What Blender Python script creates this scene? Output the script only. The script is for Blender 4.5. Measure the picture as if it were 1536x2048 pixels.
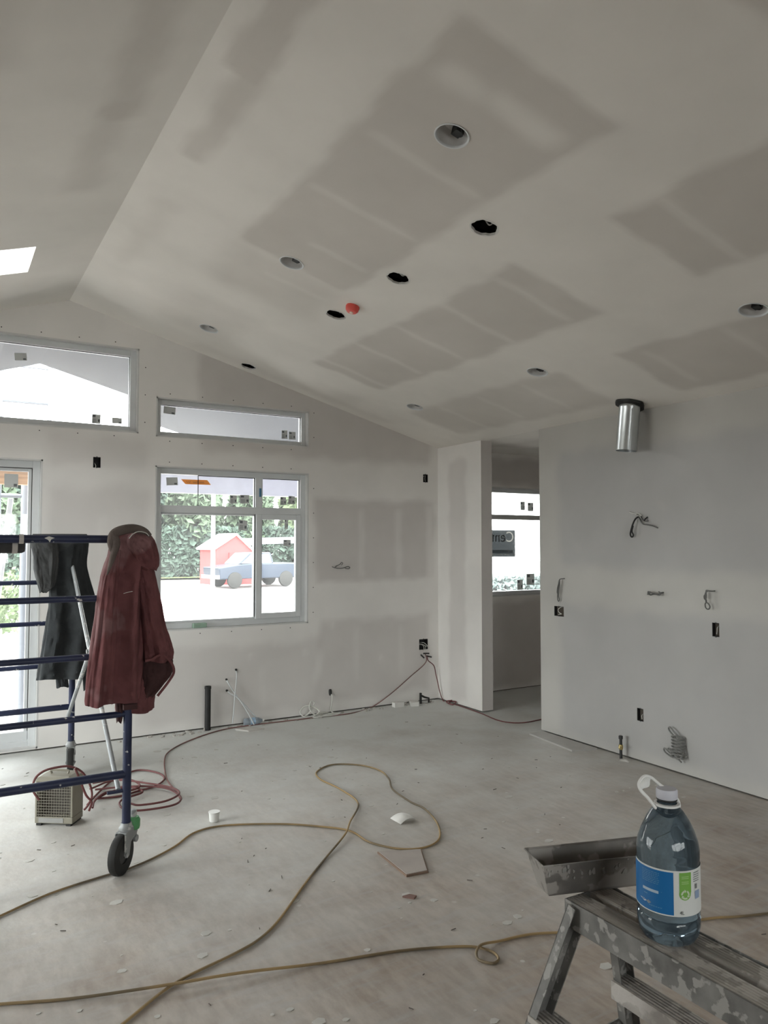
import bpy, bmesh, math, random
import numpy as np
from mathutils import Vector, Matrix, noise

for o in list(bpy.data.objects):
    bpy.data.objects.remove(o)
random.seed(7)
PI = math.pi
SC = bpy.context.scene
COL = SC.collection

# ------------------------------------------------------------------ camera, sky, exposure
RX, YG, YN = 4.61, 6.627, -3.2          # right wall, window wall, rear wall
LX = -2.9                               # left wall
RDG, RZ, SR, SL = 0.90, 3.667, 0.268, 0.32
cam = bpy.data.cameras.new('camera')
cam.sensor_fit = 'HORIZONTAL'; cam.sensor_width = 36.0
cam.lens = 36.0 * 1502.0 / 1536.0
cam.clip_start = 0.05; cam.clip_end = 300
co = bpy.data.objects.new('camera', cam); COL.objects.link(co)
co.location = (0, 0, 1.65)
co.rotation_euler = (math.radians(90 + 2.402), 0, math.radians(-30.711))
SC.camera = co

w = bpy.data.worlds.new('overcast_sky'); SC.world = w; w.use_nodes = True
wn = w.node_tree.nodes; wn.clear()
bg = wn.new('ShaderNodeBackground'); wo = wn.new('ShaderNodeOutputWorld')
bg.inputs['Color'].default_value = (0.975, 0.985, 0.98, 1)
bg.inputs['Strength'].default_value = 6.0
w.node_tree.links.new(bg.outputs[0], wo.inputs[0])
SC.view_settings.view_transform = 'Standard'
SC.view_settings.look = 'None'
SC.view_settings.gamma = 1.0
SC.view_settings.use_curve_mapping = False
SC.view_settings.exposure = 1.32
try:
    SC.cycles.max_bounces = 10; SC.cycles.diffuse_bounces = 7
    SC.cycles.transparent_max_bounces = 16; SC.cycles.transmission_bounces = 8
    SC.cycles.caustics_refractive = False; SC.cycles.caustics_reflective = False
except Exception:
    pass

def portal(loc, rot, sx, sy):
    l = bpy.data.lights.new('window_portal', 'AREA'); l.shape = 'RECTANGLE'; l.size = sx; l.size_y = sy
    l.cycles.is_portal = True
    o = bpy.data.objects.new('window_portal', l); COL.objects.link(o); o.location = loc; o.rotation_euler = rot
# real openings of the room, as light portals (they emit nothing themselves)
portal((0.0, YG + .30, 1.15), (-PI/2, 0, 0), 1.8, 2.35)
portal((0.27, YG + .30, 2.97), (-PI/2, 0, 0), 2.4, .8)
portal((2.35, YG + .30, 1.9), (-PI/2, 0, 0), 1.6, 2.2)
portal((5.85, YG + .30, 1.67), (-PI/2, 0, 0), 1.8, 1.3)
portal((LX - .3, 4.85, 1.2), (0, -PI/2, 0), 2.2, 3.1)
portal((0.9, YN - .3, 1.75), (PI/2, 0, 0), 3.0, 1.1)

# ------------------------------------------------------------------ materials
def newmat(name):
    m = bpy.data.materials.new(name); m.use_nodes = True
    return m, m.node_tree.nodes, m.node_tree.links, m.node_tree.nodes['Principled BSDF']
MATS = {}
def mat(name, col, rough=.6, metal=0, var=.0, vscale=8, bump=0, bscale=60, spec=.4, splat=None, sscale=12, sthr=.62, stretch=None):
    if name in MATS: return MATS[name]
    m, N, L, P = newmat(name)
    P.inputs['Roughness'].default_value = rough; P.inputs['Metallic'].default_value = metal
    P.inputs['Specular IOR Level'].default_value = spec
    tc = N.new('ShaderNodeTexCoord'); src = tc.outputs['Object']
    if stretch:
        mp = N.new('ShaderNodeMapping'); mp.inputs['Scale'].default_value = stretch
        L.new(src, mp.inputs['Vector']); src = mp.outputs[0]
    colsock = None
    if var > 0:
        n = N.new('ShaderNodeTexNoise'); n.inputs['Scale'].default_value = vscale; n.inputs['Detail'].default_value = 5
        L.new(src, n.inputs['Vector'])
        r = N.new('ShaderNodeValToRGB'); r.color_ramp.elements[0].position = .3; r.color_ramp.elements[1].position = .7
        r.color_ramp.elements[0].color = tuple(c * (1 - var) for c in col) + (1,)
        r.color_ramp.elements[1].color = tuple(min(1, c * (1 + var)) for c in col) + (1,)
        L.new(n.outputs['Fac'], r.inputs[0]); colsock = r.outputs[0]
    if splat:
        n2 = N.new('ShaderNodeTexNoise'); n2.inputs['Scale'].default_value = sscale; n2.inputs['Detail'].default_value = 3
        L.new(tc.outputs['Object'], n2.inputs['Vector'])
        r2 = N.new('ShaderNodeValToRGB'); r2.color_ramp.elements[0].position = sthr; r2.color_ramp.elements[1].position = sthr + .04
        r2.color_ramp.elements[0].color = (0, 0, 0, 1); r2.color_ramp.elements[1].color = (1, 1, 1, 1)
        L.new(n2.outputs['Fac'], r2.inputs[0])
        mx = N.new('ShaderNodeMix'); mx.data_type = 'RGBA'
        L.new(r2.outputs[0], mx.inputs[0])
        if colsock: L.new(colsock, mx.inputs[6])
        else: mx.inputs[6].default_value = tuple(col) + (1,)
        mx.inputs[7].default_value = tuple(splat) + (1,)
        colsock = mx.outputs[2]
        if metal:
            inv = N.new('ShaderNodeMath'); inv.operation = 'MULTIPLY_ADD'; inv.inputs[1].default_value = -metal; inv.inputs[2].default_value = metal
            L.new(r2.outputs[0], inv.inputs[0]); L.new(inv.outputs[0], P.inputs['Metallic'])
    if colsock: L.new(colsock, P.inputs['Base Color'])
    else: P.inputs['Base Color'].default_value = tuple(col) + (1,)
    if bump:
        n3 = N.new('ShaderNodeTexNoise'); n3.inputs['Scale'].default_value = bscale; n3.inputs['Detail'].default_value = 4
        L.new(tc.outputs['Object'], n3.inputs['Vector'])
        b = N.new('ShaderNodeBump'); b.inputs['Strength'].default_value = bump; b.inputs['Distance'].default_value = .01
        L.new(n3.outputs['Fac'], b.inputs['Height']); L.new(b.outputs[0], P.inputs['Normal'])
    MATS[name] = m
    return m

def drywall_mat(name, paper, mud):
    m, N, L, P = newmat(name)
    P.inputs['Roughness'].default_value = .85; P.inputs['Specular IOR Level'].default_value = .2
    a = N.new('ShaderNodeAttribute'); a.attribute_name = 'compound'
    mx = N.new('ShaderNodeMix'); mx.data_type = 'RGBA'
    mx.inputs[6].default_value = tuple(paper) + (1,); mx.inputs[7].default_value = tuple(mud) + (1,)
    L.new(a.outputs['Fac'], mx.inputs[0])
    tc = N.new('ShaderNodeTexCoord'); n = N.new('ShaderNodeTexNoise'); n.inputs['Scale'].default_value = 2.2; n.inputs['Detail'].default_value = 6
    L.new(tc.outputs['Object'], n.inputs['Vector'])
    mp = N.new('ShaderNodeMapRange'); mp.inputs[1].default_value = .3; mp.inputs[2].default_value = .7; mp.inputs[3].default_value = .95; mp.inputs[4].default_value = 1.04
    L.new(n.outputs['Fac'], mp.inputs[0])
    mu = N.new('ShaderNodeMix'); mu.data_type = 'RGBA'; mu.blend_type = 'MULTIPLY'; mu.inputs[0].default_value = 1
    cc = N.new('ShaderNodeCombineColor')
    for k in range(3): L.new(mp.outputs[0], cc.inputs[k])
    L.new(mx.outputs[2], mu.inputs[6]); L.new(cc.outputs[0], mu.inputs[7])
    L.new(mu.outputs[2], P.inputs['Base Color'])
    return m

M_CEIL = drywall_mat('ceiling_drywall', (.61, .575, .535), (.765, .735, .69))
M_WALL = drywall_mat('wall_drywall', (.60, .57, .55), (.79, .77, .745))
M_WALLR = drywall_mat('wall_drywall_shaded', (.43, .425, .42), (.51, .50, .475))  # same drywall, darkened to put the right wall's weaker light into its colour
M_VINYL = mat('white_vinyl', (.66, .68, .69), .4, var=.03)
M_VINYLT = mat('dusty_vinyl', (.62, .62, .61), .5, var=.05)
M_PLATE = mat('shaded_framing', (.10, .085, .07), .9, var=.2)  # bottom plate wood, darkened to paint shade into the gap under the drywall
M_SHEATH = mat('exterior_housewrap', (.62, .62, .68), .8, var=.05)
M_WOOD = mat('raw_beam_wood', (.55, .34, .20), .7, var=.2, vscale=3, stretch=(1, 6, 14))
M_BLUE = mat('blue_scaffold_paint', (.017, .024, .065), .5, var=.25, splat=(.50, .50, .50), sscale=24, sthr=.68)
M_GALV = mat('spattered_galvanised', (.36, .38, .39), .5, .5, var=.2, splat=(.60, .60, .58), sscale=20, sthr=.58)
M_ZINC = mat('galvanised_duct', (.60, .63, .64), .30, .95, var=.10, vscale=5)
M_BLACK = mat('black_plastic', (.022, .022, .022), .6, var=.3)
M_RUBBER = mat('black_rubber', (.02, .02, .019), .7, var=.3)
M_FORK = mat('grey_caster_steel', (.30, .31, .31), .55, .3, var=.15, splat=(.5, .5, .49), sscale=22, sthr=.6)
M_WHITE = mat('white_plastic', (.72, .72, .70), .4)
M_PAPER = mat('white_paper', (.70, .69, .66), .8)
M_DARK = mat('black_and_shade', (.03, .028, .026), .9)  # black of the bracket arm; painted shade inside ceiling holes and duct
M_RED = mat('red_detector_cover', (.72, .10, .08), .5)
M_MUDW = mat('dried_compound', (.66, .65, .62), .85, var=.06)

def glass_mat(name, veil):
    m, N, L, P = newmat(name); N.remove(P)
    out = N['Material Output']
    t = N.new('ShaderNodeBsdfTransparent'); t.inputs[0].default_value = (.97, .985, .98, 1)
    d = N.new('ShaderNodeBsdfTranslucent'); d.inputs[0].default_value = (.9, .92, .92, 1)
    g = N.new('ShaderNodeBsdfGlossy'); g.inputs['Roughness'].default_value = .02
    m1 = N.new('ShaderNodeMixShader'); m2 = N.new('ShaderNodeMixShader')
    # dust film, slightly uneven
    tc = N.new('ShaderNodeTexCoord'); n = N.new('ShaderNodeTexNoise'); n.inputs['Scale'].default_value = 3; n.inputs['Detail'].default_value = 4
    L.new(tc.outputs['Object'], n.inputs['Vector'])
    mp = N.new('ShaderNodeMapRange'); mp.inputs[1].default_value = .35; mp.inputs[2].default_value = .65
    mp.inputs[3].default_value = veil * .75; mp.inputs[4].default_value = veil * 1.25
    L.new(n.outputs['Fac'], mp.inputs[0]); L.new(mp.outputs[0], m1.inputs[0])
    L.new(t.outputs[0], m1.inputs[1]); L.new(d.outputs[0], m1.inputs[2])
    f = N.new('ShaderNodeFresnel'); f.inputs[0].default_value = 1.45
    L.new(f.outputs[0], m2.inputs[0]); L.new(m1.outputs[0], m2.inputs[1]); L.new(g.outputs[0], m2.inputs[2])
    L.new(m2.outputs[0], out.inputs[0])
    return m
M_GLASS = glass_mat('dusty_window_glass', .036)
M_GLASSC = glass_mat('clearer_glass', .015)

# ------------------------------------------------------------------ mesh builder
def rotz(a): return Matrix.Rotation(a, 4, 'Z')
def spline(pts, sub=6, closed=False):
    P = [Vector(p) for p in pts]; n = len(P); out = []
    rng = n if closed else n - 1
    for i in range(rng):
        p1 = P[i]; p2 = P[(i + 1) % n]
        p0 = P[(i - 1) % n] if closed or i > 0 else p1 + (p1 - p2)
        p3 = P[(i + 2) % n] if closed or i + 2 < n else p2 + (p2 - p1)
        for k in range(sub):
            t = k / sub
            out.append(.5 * ((2 * p1) + (p2 - p0) * t + (2 * p0 - 5 * p1 + 4 * p2 - p3) * t * t + (3 * p1 - p0 - 3 * p2 + p3) * t ** 3))
    if not closed: out.append(P[-1])
    return out

class MB:
    def __init__(s): s.v = []; s.f = []
    def add(s, vs, fs):
        b = len(s.v); s.v += [tuple(v) for v in vs]; s.f += [tuple(b + i for i in f) for f in fs]; return s
    def box(s, a, b, M=None):
        x0, y0, z0 = a; x1, y1, z1 = b
        vs = [Vector(c) for c in ((x0, y0, z0), (x1, y0, z0), (x1, y1, z0), (x0, y1, z0), (x0, y0, z1), (x1, y0, z1), (x1, y1, z1), (x0, y1, z1))]
        if M: vs = [M @ v for v in vs]
        return s.add(vs, [(3, 2, 1, 0), (4, 5, 6, 7), (0, 1, 5, 4), (1, 2, 6, 5), (2, 3, 7, 6), (3, 0, 4, 7)])
    def tube(s, pts, r, n=10, caps=True, closed=False):
        P = [Vector(p) for p in pts]; m = len(P)
        rs = r if isinstance(r, (list, tuple)) else [r] * m
        nrm = None; vs = []
        for i, p in enumerate(P):
            if closed: t = (P[(i + 1) % m] - P[i - 1])
            else: t = P[min(i + 1, m - 1)] - P[max(i - 1, 0)]
            if t.length < 1e-9: t = Vector((0, 0, 1))
            t.normalize()
            if nrm is None:
                nrm = t.orthogonal().normalized()
            else:
                nrm = nrm - t * nrm.dot(t)
                if nrm.length < 1e-6: nrm = t.orthogonal()
                nrm.normalize()
            bn = t.cross(nrm)
            for k in range(n):
                a = 2 * PI * k / n
                vs.append(p + (nrm * math.cos(a) + bn * math.sin(a)) * rs[i])
        fs = []
        for i in range(m if closed else m - 1):
            j = (i + 1) % m
            for k in range(n):
                fs.append((i * n + k, i * n + (k + 1) % n, j * n + (k + 1) % n, j * n + k))
        if caps and not closed:
            fs.append(tuple(reversed(range(n)))); fs.append(tuple((m - 1) * n + k for k in range(n)))
        return s.add(vs, fs)
    def lathe(s, prof, n=32, M=None, caps=True):
        vs = []
        for r, z in prof:
            for k in range(n):
                a = 2 * PI * k / n; v = Vector((r * math.cos(a), r * math.sin(a), z))
                vs.append(M @ v if M else v)
        fs = []
        for i in range(len(prof) - 1):
            for k in range(n):
                fs.append((i * n + k, i * n + (k + 1) % n, (i + 1) * n + (k + 1) % n, (i + 1) * n + k))
        if caps:
            fs.append(tuple(reversed(range(n)))); fs.append(tuple((len(prof) - 1) * n + k for k in range(n)))
        return s.add(vs, fs)
    def prism(s, poly, z0, z1, M=None):
        n = len(poly)
        vs = [Vector((x, y, z0)) for x, y in poly] + [Vector((x, y, z1)) for x, y in poly]
        if M: vs = [M @ v for v in vs]
        return s.add(vs, [tuple(reversed(range(n))), tuple(range(n, 2 * n))] + [(i, (i + 1) % n, n + (i + 1) % n, n + i) for i in range(n)])
    def build(s, name, m, parent=None, smooth=False, bevel=0, **kw):
        me = bpy.data.meshes.new(name); me.from_pydata(s.v, [], s.f); me.update()
        me.materials.append(m)
        if smooth:
            for p in me.polygons: p.use_smooth = True
            try: me.set_sharp_from_angle(angle=math.radians(40))
            except Exception: pass
        o = bpy.data.objects.new(name, me); COL.objects.link(o)
        if parent: o.parent = parent
        if bevel:
            b = o.modifiers.new('bevel', 'BEVEL'); b.width = bevel; b.segments = 2; b.limit_method = 'ANGLE'
        tag(o, **kw)
        return o
def tag(o, label=None, cat=None, group=None, kind=None):
    if label: o['label'] = label
    if cat: o['category'] = cat
    if group: o['group'] = group
    if kind: o['kind'] = kind
    return o
def empty(name, loc=(0, 0, 0), rz=0, **kw):
    o = bpy.data.objects.new(name, None); COL.objects.link(o); o.location = loc; o.rotation_euler = (0, 0, rz)
    o.empty_display_size = .05
    return tag(o, **kw)
def copy_tree(o, parent=None):
    c = o.copy(); COL.objects.link(c)
    if parent: c.parent = parent
    for ch in list(o.children): copy_tree(ch, c)
    return c
def text_geo(txt, size, extr=0.0, mirror=False):
    cu = bpy.data.curves.new('lettering', 'FONT'); cu.body = txt; cu.size = size; cu.extrude = extr
    o = bpy.data.objects.new('lettering', cu); COL.objects.link(o)
    dg = bpy.context.evaluated_depsgraph_get(); me = bpy.data.meshes.new_from_object(o.evaluated_get(dg))
    vs = [tuple(v.co) for v in me.vertices]; fs = [tuple(p.vertices) for p in me.polygons]
    bpy.data.objects.remove(o); bpy.data.curves.remove(cu); bpy.data.meshes.remove(me)
    return vs, fs

def islands(vs, fs):
    par = list(range(len(vs)))
    def find(a):
        while par[a] != a: par[a] = par[par[a]]; a = par[a]
        return a
    for f in fs:
        for a in f[1:]: par[find(a)] = find(f[0])
    groups = {}
    for f in fs: groups.setdefault(find(f[0]), []).append(f)
    out = []
    for g in groups.values():
        ids = sorted({i for f in g for i in f}); mp = {i: k for k, i in enumerate(ids)}
        out.append(([vs[i] for i in ids], [tuple(mp[i] for i in f) for f in g]))
    return out
# ------------------------------------------------------------------ drywall skins with joint compound coverage
def wob(u, v, s=0.):
    return .5 * np.sin(7.1 * u + 3.3 * v + s) + .3 * np.sin(-5.3 * u + 12.7 * v + 2 * s) + .35 * np.sin(19 * u - 15 * v + 3 * s) + .2 * np.sin(37 * u + 29 * v)
def sst(x, a, b):
    t = np.clip((x - a) / (b - a), 0, 1); return t * t * (3 - 2 * t)
def rectmask(U, V, u0, u1, v0, v1, s=.05, wb=.02, seed=0.):
    a = wob(U, V, seed + 1.3) * wb; b = wob(V, U, seed + 4.1) * wb
    return sst(U + a, u0 - s, u0 + s) * (1 - sst(U + a, u1 - s, u1 + s)) * sst(V + b, v0 - s, v0 + s) * (1 - sst(V + b, v1 - s, v1 + s))
def coverage(U, V, papers, strips):
    c = np.ones_like(U)
    for i, (u0, u1, v0, v1, k, s) in enumerate(papers):
        c -= k * rectmask(U, V, u0, u1, v0, v1, s, .025, i * 1.7)
    c = np.clip(c, 0, 1)
    for i, (u0, u1, v0, v1, k, s) in enumerate(strips):
        m = k * rectmask(U, V, u0, u1, v0, v1, s, .015, i * 2.3)
        c = c + (1 - c) * m
    return np.clip(c, 0, 1)
def lines(a, b, step, extra):
    xs = list(np.linspace(a, b, max(2, int(round((b - a) / step)) + 1)))
    ex = sorted(set(round(e, 5) for e in extra if a < e < b))
    xs = [x for x in xs if x in (xs[0], xs[-1]) or all(abs(x - e) > step * .45 for e in ex)]
    return np.array(sorted(xs + ex))
def skin(name, u0, u1, v0, v1, to3d, m, papers, strips, rects=(), circles=(), step=.03, vmax=None, flip=False, seed=0, **kw):
    eu = []; ev = []
    for r in rects: eu += [r[0], r[1]]; ev += [r[2], r[3]]
    us = lines(u0, u1, step, eu); vs_ = lines(v0, v1, step, ev)
    U, V = np.meshgrid(us, vs_, indexing='ij'); nu, nv = U.shape
    cov = coverage(U, V, papers, strips)
    Vg = V if vmax is None else np.minimum(V, vmax(U))
    idx = np.arange(nu * nv).reshape(nu, nv)
    uc = .5 * (U[:-1, :-1] + U[1:, 1:]); vc = .5 * (V[:-1, :-1] + V[1:, 1:])
    keep = np.ones_like(uc, bool)
    for r in rects: keep &= ~((uc > r[0]) & (uc < r[1]) & (vc > r[2]) & (vc < r[3]))
    if vmax is not None: keep &= V[:-1, :-1] < np.maximum(vmax(U[:-1, :-1]), vmax(U[1:, 1:]))
    Uf = U.copy(); Vf = Vg.copy()
    for (a, b, r) in circles:
        inside = (uc - a) ** 2 + (vc - b) ** 2 < r * r
        keep &= ~inside
        ii, jj = np.nonzero(inside)
        near = set()
        for i, j in zip(ii, jj):
            for di in (0, 1):
                for dj in (0, 1): near.add((i + di, j + dj))
        for (i, j) in near:
            d = math.hypot(U[i, j] - a, V[i, j] - b)
            if d > r * .55:
                Uf[i, j] = a + (U[i, j] - a) * r / d; Vf[i, j] = b + (V[i, j] - b) * r / d
    P = to3d(Uf.ravel(), Vf.ravel())
    q = np.stack([idx[:-1, :-1], idx[1:, :-1], idx[1:, 1:], idx[:-1, 1:]], -1)[keep]
    if flip: q = q[:, ::-1]
    me = bpy.data.meshes.new(name); me.from_pydata(P.tolist(), [], q.tolist()); me.update()
    at = me.attributes.new('compound', 'FLOAT', 'POINT'); at.data.foreach_set('value', cov.ravel().astype(np.float32))
    me.materials.append(m)
    o = bpy.data.objects.new(name, me); COL.objects.link(o); tag(o, kind='structure', **kw)
    return o
def ceil_r(x): return RZ - SR * (x - RDG)
def ceil_l(x): return RZ - SL * (RDG - x)

# pot light and cut-out positions on the right hand slope (u = X, v = Y)
POTS = [(1.87, 2.575), (1.87, 4.28), (1.87, 5.955), (3.745, 2.414), (3.745, 4.11), (3.745, 5.75), (1.87, .87), (3.745, .72)]
CUTS = [(2.38, 2.998), (2.385, 3.846), (2.39, 4.692), (2.405, 6.47)]
DUCT = (4.48, 3.90)
SKY = (-.62, .50, 5.18, 5.70)
cpapers = [(1.54, 2.27, 2.03, 4.3, 1, .035), (1.54, 2.3, 4.3, 5.0, .65, .12), (1.50, 2.1, 5.35, 6.15, .35, .12), (1.54, 2.25, YN, 1.40, 1, .035),
           (2.70, 3.34, -.6, 2.45, 1, .035), (2.71, 3.36, 3.12, 5.72, .95, .035), (2.9, 3.4, 6.1, 6.5, .3, .1),
           (3.79, 4.44, .3, 3.42, .95, .035), (3.80, 4.42, 3.98, 5.95, .8, .05),
           (.99, 1.15, YN, 2.95, .95, .03), (1.02, 1.15, 2.9, 3.75, .85, .04), (1.03, 1.15, 4.25, 5.4, .35, .06), (1.9, 3.9, 6.38, 6.52, .4, .08)]
cstrips = []
for y, u0, k in ((2.83, 1.6, .55), (3.41, 1.6, .55), (3.95, 1.85, .55), (4.56, 1.8, .5), (.9, 1.6, .5), (.3, 1.6, .5)): cstrips.append((u0, 2.23, y - .02, y + .02, k, .035))
cstrips += [(1.62, 1.83, 2.26, 2.36, .7, .05), (1.85, 2.2, 2.21, 2.33, .85, .05)]
for y in (.45, 1.03, 1.6, 2.18, 3.34, 3.9, 4.45, 5.0, 5.57): cstrips.append((2.72, 3.32, y - .02, y + .02, .65, .035))
for y in (.9, 1.48, 2.06, 2.65, 3.23, 4.4, 4.95, 5.5): cstrips.append((3.84, 4.36, y - .02, y + .02, .5, .04))
ceiling = skin('ceiling', RDG, RX + .02, YN, YG, lambda u, v: np.stack([u, v, RZ - SR * (u - RDG)], -1), M_CEIL, cpapers, cstrips,
               circles=[(a, b, .074) for a, b in POTS] + [(a, b, .07) for a, b in CUTS] + [DUCT + (.088,)], step=.028, flip=True)
lpapers = [(.58, .74, YN, 3.5, .75, .05), (.56, .72, 3.4, 4.35, .6, .06), (-.25, .22, YN, 3.1, .5, .07), (-1.4, -.7, YN, 4.6, .8, .05)]
skin('ceiling', LX, RDG, YN, YG, lambda u, v: np.stack([u, v, RZ - SL * (RDG - u)], -1), M_CEIL, lpapers, [], rects=[SKY], step=.035, flip=True)
# flat ceiling of the hall behind the right wall
skin('ceiling', RX, 7.6, 3.0, YG, lambda u, v: np.stack([u, v, 0 * u + 2.672], -1), M_CEIL, [(5.0, 7.2, 3.4, 6.2, .8, .05)], [], step=.1, flip=True)

# window wall (u = X, v = Z)
W1 = (-.88, 1.47, 2.60, 3.335); W2 = (1.62, 3.085, 2.585, 2.935); W3 = (1.62, 3.085, .885, 2.33)
W4 = (4.98, 6.7, 1.05, 2.29); D1 = (-.90, .72, .02, 2.33)
BOXES_G = [(1.105, 1.165, 2.285, 2.375), (4.42, 4.48, 2.30, 2.385), (4.365, 4.475, .535, .645)]
gp = [(2.0, 4.5, 2.48, 3.4, .8, .06), (3.14, 4.55, 1.28, 2.09, .9, .04), (3.2, 4.5, .12, .90, .7, .05), (.76, 1.56, 1.30, 2.12, .55, .07), (.76, 1.56, 2.3, 2.56, .5, .06),
      (1.5, 3.2, .08, .72, .6, .06), (5.0, 7.4, .05, 1.0, 1, .05), (5.0, 7.4, 2.33, 2.62, 1, .04), (-2.8, -1.0, .2, 2.2, .7, .05)]
gs = [(3.66, 3.70, 1.32, 2.0, .6, .04), (4.08, 4.15, 1.32, 2.0, .55, .04), (4.46, 4.54, 1.3, 2.05, .6, .04), (1.16, 1.22, 1.3, 1.9, .5, .05),
      (3.60, 3.64, .3, .8, .5, .04), (4.12, 4.16, .3, .8, .5, .04), (3.10, 3.16, 1.0, 2.3, .6, .05), (2.6, 2.64, .1, .5, .4, .04)]
for x, z in ((2.62, .83), (2.74, .72), (2.93, .78), (3.06, .60), (2.5, .62), (3.35, .85), (3.9, .5)): gs.append((x - .02, x + .02, z - .025, z + .025, .7, .03))
gs.append((1.9, 4.6, 2.0, 2.45, .0, .05))
def roofline(x): return np.where(x > RX, 2.672, np.where(x > RDG, RZ - SR * (x - RDG), RZ - SL * (RDG - x)))
wall_front = skin('wall_front', LX, 7.6, .012, 3.70, lambda u, v: np.stack([u, 0 * u + YG, v], -1), M_WALL, gp, gs,
     rects=[W1, W2, W3, W4, D1] + BOXES_G, step=.034, vmax=roofline)
# right wall (u = Y, v = Z)
OP0, OP1 = 5.045, 5.88
BOXES_R = [(4.755, 4.87, 1.025, 1.11), (3.27, 3.325, 1.01, 1.105), (3.925, 3.985, .305, .40)]
rp = [(YN, 4.80, 1.45, 2.42, .9, .07), (YN, 4.80, .05, 1.14, .85, .07)]
rs_ = [(3.5, 3.56, .2, 1.0, .15, .1), (4.55, 4.6, 1.6, 1.66, .5, .04), (3.7, 3.75, 1.9, 1.95, .5, .04), (4.2, 4.26, .55, .6, .4, .04), (3.95, 4.0, 2.15, 2.2, .4, .05)]
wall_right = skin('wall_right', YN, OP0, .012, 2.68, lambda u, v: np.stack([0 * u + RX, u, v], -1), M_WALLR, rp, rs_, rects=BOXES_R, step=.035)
skin('wall_right', OP1, YG, .012, 2.68, lambda u, v: np.stack([0 * u + RX, u, v], -1), M_WALL, [(6.14, 6.42, .06, 2.5, .6, .04)], [], step=.03)

def struct(mb, name, m, **kw): return mb.build(name, m, kind='structure', **kw)
# corner returns of the two wall ends, and their hall sides
mb = MB(); mb.box((RX + .001, OP1, .012), (RX + .135, YG + .001, 2.67)); struct(mb, 'wall_right', M_WALL)
mb = MB(); mb.box((RX + .03, YN, .0), (RX + .12, OP0 - .03, 2.66)); struct(mb, 'wall_right', M_PLATE)
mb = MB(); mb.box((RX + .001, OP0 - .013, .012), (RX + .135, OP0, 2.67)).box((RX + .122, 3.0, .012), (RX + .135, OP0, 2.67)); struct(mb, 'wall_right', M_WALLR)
# hall far walls
mb = MB(); mb.box((7.6, 2.9, 0), (7.7, YG, 2.8)).box((RX + .1, 2.9, 0), (7.7, 3.0, 2.8)); struct(mb, 'wall_hall', M_WALL)

# exterior shell of the window wall, decomposed round its openings
def shell(mb, u0, u1, v0, v1, holes, fn):
    us = sorted({u0, u1} | {h[k] for h in holes for k in (0, 1)}); vs = sorted({v0, v1} | {h[k] for h in holes for k in (2, 3)})
    for a, b in zip(us, us[1:]):
        run = None
        for c, d in zip(vs, vs[1:]):
            um, vm = (a + b) / 2, (c + d) / 2
            solid = not any(h[0] < um < h[1] and h[2] < vm < h[3] for h in holes)
            if solid: run = (run[0], d) if run else (c, d)
            elif run: fn(a, b, run[0], run[1]); run = None
        if run: fn(a, b, run[0], run[1])
mb = MB(); shell(mb, LX - .15, 7.7, -.02, 3.9, [W1, W2, W3, W4, D1], lambda a, b, c, d: mb.box((a, YG + .09, c), (b, YG + .17, d)))
struct(mb, 'wall_front', M_SHEATH)
mb = MB(); mb.box((LX, YG + .02, 0), (D1[0], YG + .09, .1)).box((D1[1], YG + .02, 0), (4.6, YG + .09, .1))
mb.box((4.75, YG + .02, 0), (7.6, YG + .09, .1)); struct(mb, 'bottom_plate_front', M_PLATE)  # bottom plate behind the drywall, its dark colour holds the gap's shade
# left wall with a wide glazed opening, rear wall with two openings: they light the room
WL = (3.3, 6.3, .10, 2.30); WR = (-.6, 2.4, 1.2, 2.3)
mb = MB(); shell(mb, YN, YG + .17, 0, 2.6, [WL], lambda a, b, c, d: mb.box((LX - .15, a, c), (LX, b, d))); struct(mb, 'wall_left', M_WALL)
mb = MB(); shell(mb, LX - .15, RX + .15, 0, 3.9, [WR], lambda a, b, c, d: mb.box((a, YN - .15, c), (b, YN, d))); struct(mb, 'wall_rear', M_WALL)

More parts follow.
